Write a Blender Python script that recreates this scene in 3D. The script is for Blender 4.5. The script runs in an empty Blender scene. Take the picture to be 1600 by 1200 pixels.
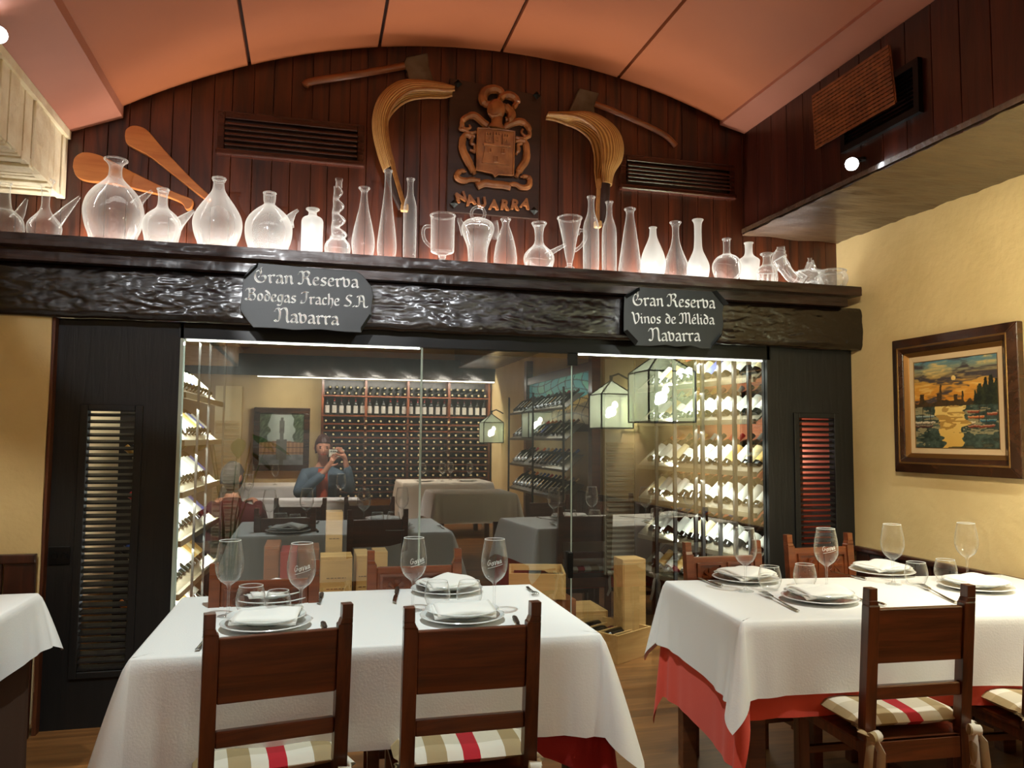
import bpy, math, random
from mathutils import Vector, Matrix
random.seed(7)
SC = bpy.context.scene
COL = SC.collection
PI = math.pi
# ------------------------------------------------------------------ camera
F, H = 1222.0, 1.35
YAW, PIT, ROL = 0.2495, 0.0697, 0.0082
_cy, _sy, _cp, _sp, _cr, _sr = (math.cos(YAW), math.sin(YAW), math.cos(PIT), math.sin(PIT), math.cos(ROL), math.sin(ROL))
FW = Vector((_sy*_cp, _cy*_cp, _sp))
_r, _u = Vector((_cy, -_sy, 0)), Vector((-_sy*_sp, -_cy*_sp, _cp))
RT, UP = _r*_cr + _u*_sr, _u*_cr - _r*_sr
cam_data = bpy.data.cameras.new('camera')
cam = bpy.data.objects.new('camera', cam_data)
COL.objects.link(cam)
cam_data.sensor_width = 36.0
cam_data.lens = 36.0*F/1600.0
cam_data.clip_start = 0.05
m3 = Matrix((RT, UP, -FW)).transposed()
cam.matrix_world = Matrix.Translation((0, 0, H)) @ m3.to_4x4()
SC.camera = cam


def at(u, v, Y=None, X=None, Z=None):
    """the point of the plane y=Y, x=X or z=Z that lies along a line of sight (used to measure sizes off the photograph)"""
    r = FW + RT*((u-800)/F) + UP*((600-v)/F)
    t = Y/r.y if Y is not None else (X/r.x if X is not None else (Z-H)/r.z)
    return Vector((r.x*t, r.y*t, H + r.z*t))


GY = 4.10          # glass plane


def rf(u, v, Yv):
    """a point of the room behind the camera that the glass at y=GY mirrors"""
    p = at(u, v, Y=Yv)
    return Vector((p.x, 2*GY - Yv, p.z))


# ------------------------------------------------------------------ view, world, lights
SC.view_settings.view_transform = 'Standard'
SC.view_settings.look = 'None'
SC.view_settings.gamma = 1.0
SC.view_settings.use_curve_mapping = False
SC.view_settings.exposure = 0.45
SC.cycles.transparent_max_bounces = 24
SC.cycles.max_bounces = 8
SC.cycles.caustics_reflective = False
SC.cycles.caustics_refractive = False
SC.cycles.sample_clamp_indirect = 4.0
world = bpy.data.worlds.new('world')
SC.world = world
world.use_nodes = True
world.node_tree.nodes['Background'].inputs[0].default_value = (1.0, 0.80, 0.60, 1)
world.node_tree.nodes['Background'].inputs[1].default_value = 0.012


def area(name, loc, tgt, sx, sy, power, col, spread=None):
    l = bpy.data.lights.new(name, 'AREA')
    l.shape = 'RECTANGLE'
    l.size, l.size_y = sx, sy
    l.energy = power
    l.color = col
    if spread:
        l.spread = spread
    o = bpy.data.objects.new(name, l)
    COL.objects.link(o)
    d = Vector(tgt) - Vector(loc)
    z = -d.normalized()
    x = Vector((1, 0, 0))
    if abs(z.dot(x)) > .95:
        x = Vector((0, 1, 0))
    y = z.cross(x).normalized()
    x = y.cross(z)
    o.matrix_world = Matrix.Translation(loc) @ Matrix((x, y, z)).transposed().to_4x4()
    return o


def spot(name, loc, tgt, power, col, ang=70, blend=.5, r=.03):
    l = bpy.data.lights.new(name, 'SPOT')
    l.energy = power
    l.color = col
    l.spot_size = math.radians(ang)
    l.spot_blend = blend
    l.shadow_soft_size = r
    o = bpy.data.objects.new(name, l)
    COL.objects.link(o)
    o.location = loc
    o.rotation_euler = (Vector(tgt) - Vector(loc)).to_track_quat('-Z', 'Y').to_euler()
    return o


def point(name, loc, power, col, r=.04):
    l = bpy.data.lights.new(name, 'POINT')
    l.energy = power
    l.color = col
    l.shadow_soft_size = r
    o = bpy.data.objects.new(name, l)
    COL.objects.link(o)
    o.location = loc
    return o


WARM, COOL, LED = (1.0, .76, .48), (.86, 1.0, .97), (1.0, .95, .87)
# LED strip lying on the mantel shelf behind the bottles
area('shelf_led_light', (.85, 4.15, 2.268), (.85, 4.12, 3.3), 4.1, .02, 14, LED)
area('shelf_led_front_light', (.85, 3.93, 2.256), (.85, 4.02, 3.3), 4.0, .05, 3.2, LED)
# LED strips over the two wine racks, inside the cellar
area('cellar_led_light', (1.0, 4.20, 1.90), (1.0, 4.75, .8), 3.1, .05, 22, (.92, 1.0, .90))
# ceiling spots over the tables, then added fills without fixtures
spot('table_spot_light', (.10, 2.15, 3.25), (.20, 2.9, .75), 150, COOL, 60)
spot('table_spot_light', (2.2, 1.7, 3.2), (2.1, 2.85, .75), 140, (.96, 1, .90), 62)
spot('table_spot_light', (-1.1, 2.0, 2.8), (-1.4, 3.1, .95), 75, (1, .98, .88), 48)
spot('wall_fill_light', (1.5, 1.7, 2.35), (3.17, 2.9, 1.35), 95, (1, .86, .60), 88, .7)  # unseen fill, added to brighten the right wall
spot('beam_glint_fill', (-1.05, 1.2, 2.6), (-.60, 4.1, 2.22), 38, (.92, .96, 1), 34, .3)  # added, unseen: puts glints on the left part of the beam
spot('sign_fill_light', (-.4, 1.2, 2.6), (.03, 3.9, 2.04), 260, (.95, .98, 1), 19, .4)  # unseen narrow fill, added to whiten the left sign's letters
spot('sign_fill_light', (1.6, 1.2, 2.6), (1.92, 3.9, 2.03), 240, (.95, 1, .95), 17, .4)  # same kind of added fill for the right sign
spot('beam_glint_fill', (.95, 1.2, 2.6), (.90, 4.1, 2.22), 50, (.92, .96, 1), 36, .3)  # added glint source for the middle of the beam, no fixture
spot('seat_fill_light', (.1, 1.1, 2.9), (.15, -.25, 1.1), 420, (1, .92, .80), 50)  # no fixture: added to light the photographer's front
spot('seat_fill_light', (-.9, 2.3, 2.4), (-.62, 1.3, 1.0), 260, (1, .9, .76), 40)  # added fill on the seated man's back
area('room_fill_light', (.9, -2.6, 3.0), (.9, -2.9, 0), 2.0, 2.0, 70, (1, .82, .58), math.radians(100))  # unseen broad fill, added to lift the mirrored room
point('cellar_side_fill', (3.02, 4.62, 1.25), 1.6, (1, .98, .94), .05)  # hidden source, added to brighten the slits of the right louvre
area('rear_led_light', (1.4, -5.2, 2.33), (1.4, -6.0, 1.5), 3.2, .06, 160, (1, .93, .78))

# ------------------------------------------------------------------ materials


def nodes(name):
    m = bpy.data.materials.new(name)
    m.use_nodes = True
    return m, m.node_tree, m.node_tree.nodes['Principled BSDF']


def rgb(h):
    """sRGB 0-255 triple to linear"""
    return tuple(((c/255.0)/12.92 if c < 10 else (((c/255.0)+.055)/1.055)**2.4) for c in h) + (1.0,)


def add(nt, t, **kw):
    n = nt.nodes.new(t)
    for k, v in kw.items():
        if k.startswith('i_'):
            n.inputs[k[2:].replace('_', ' ')].default_value = v
        else:
            setattr(n, k, v)
    return n


def ramp(nt, stops, interp='LINEAR'):
    n = nt.nodes.new('ShaderNodeValToRGB')
    r = n.color_ramp
    r.interpolation = interp
    while len(r.elements) < len(stops):
        r.elements.new(.5)
    for e, (p, c) in zip(r.elements, stops):
        e.position = p
        e.color = c
    return n


def bump(nt, bsdf, height, strength, dist=.01):
    b = add(nt, 'ShaderNodeBump')
    b.inputs['Strength'].default_value = strength
    b.inputs['Distance'].default_value = dist
    nt.links.new(height, b.inputs['Height'])
    nt.links.new(b.outputs[0], bsdf.inputs['Normal'])


def coords(nt, scale, kind='Object'):
    tc = add(nt, 'ShaderNodeTexCoord')
    mp = add(nt, 'ShaderNodeMapping')
    mp.inputs['Scale'].default_value = scale
    nt.links.new(tc.outputs[kind], mp.inputs['Vector'])
    return mp.outputs[0]


def plain(name, col, rough=.5, metal=0., spec=.5, coat=0., bmp=None, var=None, sheen=0.):
    m, nt, b = nodes(name)
    c = rgb(col)
    b.inputs['Base Color'].default_value = c
    b.inputs['Roughness'].default_value = rough
    b.inputs['Metallic'].default_value = metal
    b.inputs['Specular IOR Level'].default_value = spec
    b.inputs['Coat Weight'].default_value = coat
    b.inputs['Coat Roughness'].default_value = .1
    b.inputs['Sheen Weight'].default_value = sheen
    if var:
        sc, col2 = var
        n = add(nt, 'ShaderNodeTexNoise')
        n.inputs['Scale'].default_value = sc
        n.inputs['Detail'].default_value = 6
        nt.links.new(coords(nt, (1, 1, 1)), n.inputs['Vector'])
        r = ramp(nt, [(.35, c), (.68, rgb(col2))])
        nt.links.new(n.outputs[0], r.inputs[0])
        nt.links.new(r.outputs[0], b.inputs['Base Color'])
    if bmp:
        n2 = add(nt, 'ShaderNodeTexNoise')
        n2.inputs['Scale'].default_value = bmp[0]
        n2.inputs['Detail'].default_value = 5
        nt.links.new(coords(nt, bmp[2] if len(bmp) > 2 else (1, 1, 1)), n2.inputs['Vector'])
        bump(nt, b, n2.outputs[0], bmp[1])
    return m


def wood(name, c1, c2, axis='z', rough=.35, scale=1.0, coat=.2, bstr=.15, plank=0., plank_axis='x'):
    """grain stretched along one axis; optional tone per plank"""
    m, nt, b = nodes(name)
    s = {'x': (2.2, 26, 26), 'y': (26, 2.2, 26), 'z': (26, 26, 2.2)}[axis]
    s = tuple(k*scale for k in s)
    n = add(nt, 'ShaderNodeTexNoise')
    n.inputs['Scale'].default_value = 1.0
    n.inputs['Detail'].default_value = 7
    n.inputs['Roughness'].default_value = .62
    n.inputs['Distortion'].default_value = .7
    nt.links.new(coords(nt, s), n.inputs['Vector'])
    r = ramp(nt, [(.32, rgb(c1)), (.66, rgb(c2))])
    nt.links.new(n.outputs[0], r.inputs[0])
    out = r.outputs[0]
    if plank:
        tc = add(nt, 'ShaderNodeTexCoord')
        sp = add(nt, 'ShaderNodeSeparateXYZ')
        nt.links.new(tc.outputs['Object'], sp.inputs[0])
        d = add(nt, 'ShaderNodeMath', operation='DIVIDE')
        d.inputs[1].default_value = plank
        nt.links.new(sp.outputs['XYZ'.index(plank_axis.upper())], d.inputs[0])
        fl = add(nt, 'ShaderNodeMath', operation='FLOOR')
        nt.links.new(d.outputs[0], fl.inputs[0])
        wn = add(nt, 'ShaderNodeTexWhiteNoise', noise_dimensions='1D')
        nt.links.new(fl.outputs[0], wn.inputs['W'])
        hv = add(nt, 'ShaderNodeHueSaturation')
        mr = add(nt, 'ShaderNodeMapRange')
        mr.inputs['To Min'].default_value = .7
        mr.inputs['To Max'].default_value = 1.3
        nt.links.new(wn.outputs[0], mr.inputs[0])
        nt.links.new(mr.outputs[0], hv.inputs['Value'])
        nt.links.new(out, hv.inputs['Color'])
        out = hv.outputs[0]
    nt.links.new(out, b.inputs['Base Color'])
    b.inputs['Roughness'].default_value = rough
    b.inputs['Coat Weight'].default_value = coat
    b.inputs['Coat Roughness'].default_value = .18
    bump(nt, b, n.outputs[0], bstr)
    return m


def hewn(name, c1, c2, rough=.28, sc=9.0, st=.9, stretch=(.35, 1, 1)):
    """axe-hewn, varnished dark timber"""
    m, nt, b = nodes(name)
    n = add(nt, 'ShaderNodeTexNoise')
    n.inputs['Scale'].default_value = sc
    n.inputs['Detail'].default_value = 8
    n.inputs['Roughness'].default_value = .7
    nt.links.new(coords(nt, stretch), n.inputs['Vector'])
    v = add(nt, 'ShaderNodeTexVoronoi')
    v.inputs['Scale'].default_value = sc*1.6
    nt.links.new(coords(nt, stretch), v.inputs['Vector'])
    mx = add(nt, 'ShaderNodeMath', operation='ADD')
    nt.links.new(n.outputs[0], mx.inputs[0])
    ml = add(nt, 'ShaderNodeMath', operation='MULTIPLY')
    ml.inputs[1].default_value = .35
    nt.links.new(v.outputs[0], ml.inputs[0])
    nt.links.new(ml.outputs[0], mx.inputs[1])
    r = ramp(nt, [(.3, rgb(c1)), (.75, rgb(c2))])
    nt.links.new(n.outputs[0], r.inputs[0])
    nt.links.new(r.outputs[0], b.inputs['Base Color'])
    b.inputs['Roughness'].default_value = rough
    b.inputs['Coat Weight'].default_value = .4
    b.inputs['Coat Roughness'].default_value = .15
    bump(nt, b, mx.outputs[0], st, .16/sc)
    return m


def emit(name, col, st):
    m = bpy.data.materials.new(name)
    m.use_nodes = True
    nt = m.node_tree
    nt.nodes.clear()
    e = add(nt, 'ShaderNodeEmission')
    e.inputs[0].default_value = (*col, 1)
    e.inputs[1].default_value = st
    o = add(nt, 'ShaderNodeOutputMaterial')
    nt.links.new(e.outputs[0], o.inputs[0])
    return m


def thin_glass(name, base, edge, power, body, tint=(1, 1, 1), gl=.5, scat=(.92, .95, .93), rough=.04, wav=None):
    """thin blown glass: clear where it faces you, denser along the outline; `body` is how much the wall scatters"""
    m = bpy.data.materials.new(name)
    m.use_nodes = True
    nt = m.node_tree
    nt.nodes.clear()
    out = add(nt, 'ShaderNodeOutputMaterial')
    tr = add(nt, 'ShaderNodeBsdfTransparent')
    tr.inputs[0].default_value = (*tint, 1)
    g = add(nt, 'ShaderNodeBsdfGlossy')
    g.inputs['Roughness'].default_value = rough
    tl = add(nt, 'ShaderNodeBsdfTranslucent')
    tl.inputs[0].default_value = (*scat, 1)
    df = add(nt, 'ShaderNodeBsdfDiffuse')
    df.inputs[0].default_value = (*scat, 1)
    m0 = add(nt, 'ShaderNodeMixShader')
    m0.inputs[0].default_value = .45
    nt.links.new(tl.outputs[0], m0.inputs[1])
    nt.links.new(df.outputs[0], m0.inputs[2])
    m1 = add(nt, 'ShaderNodeMixShader')
    m1.inputs[0].default_value = gl
    nt.links.new(m0.outputs[0], m1.inputs[1])
    nt.links.new(g.outputs[0], m1.inputs[2])
    lw = add(nt, 'ShaderNodeLayerWeight')
    lw.inputs[0].default_value = .5
    pw = add(nt, 'ShaderNodeMath', operation='POWER')
    pw.inputs[1].default_value = power
    nt.links.new(lw.outputs['Facing'], pw.inputs[0])
    ma = add(nt, 'ShaderNodeMath', operation='MULTIPLY_ADD')
    ma.inputs[1].default_value = edge
    ma.inputs[2].default_value = base
    ma.use_clamp = True
    nt.links.new(pw.outputs[0], ma.inputs[0])
    m2 = add(nt, 'ShaderNodeMixShader')
    nt.links.new(ma.outputs[0], m2.inputs[0])
    nt.links.new(tr.outputs[0], m2.inputs[1])
    nt.links.new(m1.outputs[0], m2.inputs[2])
    nt.links.new(m2.outputs[0], out.inputs[0])
    if wav:
        n = add(nt, 'ShaderNodeTexNoise')
        n.inputs['Scale'].default_value = wav[0]
        nt.links.new(coords(nt, (1, 1, 1)), n.inputs['Vector'])
        b = add(nt, 'ShaderNodeBump')
        b.inputs['Strength'].default_value = wav[1]
        nt.links.new(n.outputs[0], b.inputs['Height'])
        nt.links.new(b.outputs[0], g.inputs['Normal'])
        nt.links.new(b.outputs[0], lw.inputs['Normal'])
    return m


def pane_mat(name, refl, tint, rough=0.0):
    m = bpy.data.materials.new(name)
    m.use_nodes = True
    nt = m.node_tree
    nt.nodes.clear()
    out = add(nt, 'ShaderNodeOutputMaterial')
    tr = add(nt, 'ShaderNodeBsdfTransparent')
    tr.inputs[0].default_value = (*tint, 1)
    g = add(nt, 'ShaderNodeBsdfGlossy')
    g.inputs['Roughness'].default_value = rough
    mx = add(nt, 'ShaderNodeMixShader')
    lw = add(nt, 'ShaderNodeLayerWeight')
    lw.inputs[0].default_value = .5
    pw = add(nt, 'ShaderNodeMath', operation='POWER')
    pw.inputs[1].default_value = 4
    nt.links.new(lw.outputs['Facing'], pw.inputs[0])
    ma = add(nt, 'ShaderNodeMath', operation='MULTIPLY_ADD')
    ma.inputs[1].default_value = .6
    ma.inputs[2].default_value = refl
    ma.use_clamp = True
    nt.links.new(pw.outputs[0], ma.inputs[0])
    nt.links.new(ma.outputs[0], mx.inputs[0])
    nt.links.new(tr.outputs[0], mx.inputs[1])
    nt.links.new(g.outputs[0], mx.inputs[2])
    nt.links.new(mx.outputs[0], out.inputs[0])
    return m


def painted(name, rough=.45, emis=0.):
    m, nt, b = nodes(name)
    a = add(nt, 'ShaderNodeVertexColor')
    a.layer_name = 'paint'
    nt.links.new(a.outputs[0], b.inputs['Base Color'])
    b.inputs['Roughness'].default_value = rough
    if emis:
        nt.links.new(a.outputs[0], b.inputs['Emission Color'])
        b.inputs['Emission Strength'].default_value = emis
    else:
        n = add(nt, 'ShaderNodeTexNoise')
        n.inputs['Scale'].default_value = 90
        nt.links.new(coords(nt, (1, 1, 1)), n.inputs['Vector'])
        bump(nt, b, n.outputs[0], .3, .003)
    return m


def plaid(name):
    """cream seat-cushion cloth with beige bands, a red stripe and faint cross bands"""
    m, nt, b = nodes(name)
    tc = add(nt, 'ShaderNodeTexCoord')
    sp = add(nt, 'ShaderNodeSeparateXYZ')
    nt.links.new(tc.outputs['Object'], sp.inputs[0])

    def band(i, stops):
        mr = add(nt, 'ShaderNodeMapRange')
        mr.inputs['From Min'].default_value = -.22
        mr.inputs['From Max'].default_value = .22
        nt.links.new(sp.outputs[i], mr.inputs[0])
        r = ramp(nt, stops, 'CONSTANT')
        nt.links.new(mr.outputs[0], r.inputs[0])
        return r.outputs[0]
    W, T, R = rgb((222, 214, 198)), rgb((168, 146, 108)), rgb((178, 24, 38))
    a = band(0, [(0, T), (.10, W), (.24, T), (.37, W), (.47, R), (.58, W), (.74, T), (.86, W)])
    k = band(1, [(0, (1, 1, 1, 1)), (.2, (.8, .78, .72, 1)), (.38, (1, 1, 1, 1)), (.62, (.8, .78, .72, 1)), (.8, (1, 1, 1, 1))])
    mx = add(nt, 'ShaderNodeMixRGB', blend_type='MULTIPLY')
    mx.inputs[0].default_value = 1
    nt.links.new(a, mx.inputs[1])
    nt.links.new(k, mx.inputs[2])
    nt.links.new(mx.outputs[0], b.inputs['Base Color'])
    b.inputs['Roughness'].default_value = .9
    n = add(nt, 'ShaderNodeTexNoise')
    n.inputs['Scale'].default_value = 60
    nt.links.new(tc.outputs['Object'], n.inputs['Vector'])
    bump(nt, b, n.outputs[0], .2, .004)
    return m


MT = {}
MT['vault'] = plain('vault_paint', (172, 98, 58), .6, bmp=(7, .05), var=(1.2, (160, 90, 54)))
MT['soffit'] = plain('soffit_paint', (176, 112, 88), .6, bmp=(10, .08), var=(2, (164, 102, 80)))
MT['seam'] = plain('seam_dark', (60, 30, 18), .7)
MT['planks'] = wood('wall_planks', (32, 13, 7), (92, 41, 18), 'z', .38, .55, .15, .2, .105, 'x')
MT['planks_y'] = wood('bulkhead_planks', (42, 17, 12), (66, 28, 18), 'z', .3, .7, .3, .2, .15, 'y')
MT['hewn'] = hewn('hewn_beam', (7, 5, 4), (26, 14, 9), .26, 30, .5, (.45, 1, 1.2))
MT['hewn_soffit'] = hewn('hewn_soffit', (58, 40, 27), (96, 72, 48), .38, 14, .9, (.35, 1.6, 1))
MT['shelf'] = wood('mantel_wood', (20, 9, 6), (58, 28, 15), 'x', .42, .8, .12, .6)
MT['ledge'] = plain('shelf_top', (205, 195, 180), .4)
MT['black'] = wood('black_stained_wood', (6, 6, 6), (15, 13, 12), 'z', .55, 1, .0, .25)
MT['blackmetal'] = plain('black_metal', (18, 18, 18), .4, .6)
MT['cream'] = plain('cream_plaster', (232, 206, 150), .85, bmp=(22, .35), var=(2.3, (218, 192, 136)))
MT['whitewash'] = plain('whitewashed_boards', (242, 230, 200), .8, bmp=(26, 1.0), var=(9, (222, 204, 168)))
MT['edgewood'] = wood('pillar_edge_wood', (74, 36, 18), (112, 62, 30), 'z', .5, .8, .1, .5)
MT['wains'] = wood('wainscot_wood', (40, 18, 11), (74, 34, 19), 'z', .35, .8, .3, .2, .09, 'y')
MT['wains_x'] = wood('wainscot_wood_left', (40, 18, 11), (74, 34, 19), 'z', .35, .8, .3, .2, .12, 'x')
MT['floor'] = wood('floor_boards', (104, 66, 34), (150, 100, 54), 'x', .35, .6, .2, .1, .14, 'y')
MT['chair'] = wood('chair_wood', (42, 20, 10), (112, 58, 28), 'z', .33, 1.0, .35, .1)
MT['chair_x'] = wood('chair_rail_wood', (42, 20, 9), (116, 60, 29), 'x', .33, .9, .35, .1)
MT['chair_red'] = wood('carved_chair_wood', (72, 32, 14), (122, 60, 28), 'x', .28, .6, .5, .15)
MT['carve'] = plain('carved_walnut', (168, 106, 58), .38, coat=.35, bmp=(40, .25), var=(14, (122, 72, 36)))
MT['plaque'] = wood('plaque_wood', (34, 19, 12), (56, 32, 20), 'x', .4, .6, .2, .15)
MT['stud'] = plain('iron_stud', (40, 42, 40), .4, .8)
MT['wicker'] = None
MT['leather'] = plain('dark_leather', (48, 28, 22), .5, bmp=(30, .4))
MT['paddle'] = wood('paddle_wood', (172, 96, 44), (206, 132, 68), 'x', .35, .5, .4, .08)
MT['axe_handle'] = wood('axe_handle_wood', (96, 48, 22), (146, 84, 42), 'x', .4, .6, .3, .1)
MT['axe_head'] = plain('worn_steel', (112, 106, 92), .55, .55, bmp=(20, .3), var=(9, (78, 66, 52)))
MT['vent'] = wood('vent_wood', (38, 17, 11), (74, 34, 22), 'x', .22, .7, .4, .1)
MT['cloth'] = plain('white_tablecloth', (238, 238, 236), .85, bmp=(160, .08), sheen=.1)
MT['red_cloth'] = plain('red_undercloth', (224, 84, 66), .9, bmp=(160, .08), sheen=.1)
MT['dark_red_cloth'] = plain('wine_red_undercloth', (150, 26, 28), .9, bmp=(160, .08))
MT['brown_cloth'] = plain('brown_undercloth', (66, 40, 20), .9, bmp=(120, .08))
MT['napkin'] = plain('white_napkin', (246, 246, 242), .85, bmp=(120, .04))
MT['china'] = plain('white_china', (232, 234, 232), .15, coat=.3)
MT['steel'] = plain('cutlery_steel', (200, 200, 196), .18, 1.0)
MT['knifehandle'] = plain('cutlery_handle', (60, 48, 40), .35)
MT['plaid'] = plaid('plaid_cushion_cloth')
MT['table'] = wood('table_wood', (70, 38, 20), (110, 64, 34), 'x', .4)
MT['clear'] = thin_glass('clear_blown_glass', .055, .9, 2.0, 1, gl=.25)
MT['clear2'] = thin_glass('clear_swirled_glass', .10, .9, 1.7, 1, gl=.35, wav=(24, .6))
MT['frost'] = thin_glass('frosted_glass', .50, .40, 1.4, 1, gl=.10, rough=.25)
MT['milky'] = thin_glass('milky_glass', .24, .55, 1.7, 1, gl=.15, rough=.1)
MT['wineglass'] = thin_glass('wine_glass_crystal', .045, 1.0, 2.2, 1, gl=.62, scat=(.9, .95, .92))
MT['pane'] = pane_mat('cellar_pane_glass', .30, (.95, .985, .95))
MT['pane_edge'] = plain('polished_pane_edge', (190, 205, 195), .2)
MT['etch'] = plain('etched_white', (225, 228, 225), .7)
MT['bottle'] = plain('dark_bottle_glass', (11, 15, 11), .08, spec=.7)
MT['lab_white'] = plain('label_white', (236, 234, 222), .6)
MT['lab_cream'] = plain('label_cream', (226, 208, 160), .6)
MT['lab_blue'] = plain('label_blue', (96, 116, 196), .6)
MT['lab_gold'] = plain('label_gold', (196, 156, 84), .5)
CAPS = {'orange': (206, 112, 42), 'red': (168, 32, 30), 'black': (24, 24, 28), 'gold': (198, 150, 72), 'blue': (52, 72, 128),
        'grey': (140, 138, 134), 'brown': (84, 44, 28), 'maroon': (92, 22, 30)}
for k_, c_ in CAPS.items():
    MT['cap_'+k_] = plain('capsule_'+k_, c_, .35, .2)
MT['rackmetal'] = plain('rack_metal', (22, 19, 16), .6)
MT['racklip'] = plain('rack_shelf_lip', (96, 86, 68), .5)
MT['terracotta'] = plain('terracotta_panel', (206, 122, 84), .8, bmp=(14, .1))
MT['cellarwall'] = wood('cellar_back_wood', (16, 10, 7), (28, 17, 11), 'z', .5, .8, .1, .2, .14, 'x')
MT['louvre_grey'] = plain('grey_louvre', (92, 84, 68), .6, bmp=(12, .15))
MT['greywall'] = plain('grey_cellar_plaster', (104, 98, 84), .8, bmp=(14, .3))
MT['pine'] = wood('pine_box', (186, 142, 84), (218, 176, 116), 'x', .5, .5, .05, .08)
MT['pine_dark'] = wood('stained_box', (104, 56, 30), (132, 76, 42), 'x', .45, .5, .1, .08)
MT['boxred'] = plain('red_box', (132, 26, 24), .5)
MT['ink'] = plain('stamp_ink', (92, 52, 26), .8)
MT['plate_black'] = plain('hammered_black_iron', (8, 10, 9), .5, .2, bmp=(5, .4), var=(4, (16, 19, 17)))
MT['letter'] = plain('sign_letter_white', (253, 252, 246), .6)
MT['pic_frame'] = wood('picture_frame_wood', (40, 22, 13), (72, 42, 24), 'x', .25, .6, .5, .1)
MT['gilt'] = plain('bronze_gilt', (150, 108, 58), .3, .7)
MT['mat'] = plain('linen_mount', (220, 192, 150), .85)
MT['art'] = painted('oil_paint')
MT['stain'] = painted('stained_glass', .3, .55)  # own emission stands in for light behind the glass
MT['lamp'] = emit('lamp_glow', (.92, .97, 1.0), 60)
MT['bulb'] = emit('lantern_bulb', (1.0, .93, .72), 55)
MT['led'] = emit('led_strip', (1.0, .95, .84), 7)
MT['led_cellar'] = emit('led_strip_cellar', (.97, 1.0, .90), 9)
MT['lanternglass'] = thin_glass('lantern_glass', .42, .5, 1.6, 1, (.86, 1, .93), .25, (.8, .95, .86), .2)
MT['skin'] = plain('skin', (214, 152, 122), .5)
MT['hair_red'] = plain('auburn_hair', (72, 34, 22), .5, bmp=(60, .5))
MT['hair_grey'] = plain('grey_hair', (118, 112, 104), .6, bmp=(60, .5))
MT['denim'] = plain('denim', (86, 106, 122), .85, bmp=(90, .3))
MT['tee'] = plain('orange_tee', (208, 78, 40), .85)
MT['maroon'] = plain('maroon_sweater', (96, 26, 26), .9, bmp=(70, .3))
MT['trouser'] = plain('dark_trousers', (34, 34, 40), .9)
MT['phone'] = plain('pale_phone', (206, 204, 186), .3)
MT['leaf'] = plain('dark_green_leaf', (10, 36, 15), .8, spec=.15)
MT['pot'] = plain('clay_pot', (150, 86, 56), .7)


def wicker():
    m, nt, b = nodes('woven_wicker')
    w = add(nt, 'ShaderNodeTexWave', wave_type='BANDS', bands_direction='X')
    w.inputs['Scale'].default_value = 2.2
    w.inputs['Distortion'].default_value = .6
    tc = add(nt, 'ShaderNodeTexCoord')
    mp = add(nt, 'ShaderNodeMapping')
    mp.inputs['Scale'].default_value = (1, 9, 1)
    nt.links.new(tc.outputs['UV'], mp.inputs[0])
    w.bands_direction = 'Y'
    w.inputs['Scale'].default_value = 1.0
    nt.links.new(mp.outputs[0], w.inputs['Vector'])
    n = add(nt, 'ShaderNodeTexNoise')
    n.inputs['Scale'].default_value = 30
    nt.links.new(tc.outputs['Object'], n.inputs['Vector'])
    mx = add(nt, 'ShaderNodeMath', operation='MULTIPLY_ADD')
    mx.inputs[1].default_value = .75
    nt.links.new(w.outputs['Fac'], mx.inputs[0])
    ml = add(nt, 'ShaderNodeMath', operation='MULTIPLY')
    ml.inputs[1].default_value = .3
    nt.links.new(n.outputs[0], ml.inputs[0])
    nt.links.new(ml.outputs[0], mx.inputs[2])
    r = ramp(nt, [(.10, rgb((130, 82, 36))), (.4, rgb((188, 134, 70))), (.85, rgb((220, 174, 108)))])
    nt.links.new(mx.outputs[0], r.inputs[0])
    nt.links.new(r.outputs[0], b.inputs['Base Color'])
    b.inputs['Roughness'].default_value = .45
    b.inputs['Coat Weight'].default_value = .3
    bump(nt, b, mx.outputs[0], .6, .01)
    return m


MT['wicker'] = wicker()

# ------------------------------------------------------------------ mesh helpers


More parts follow.
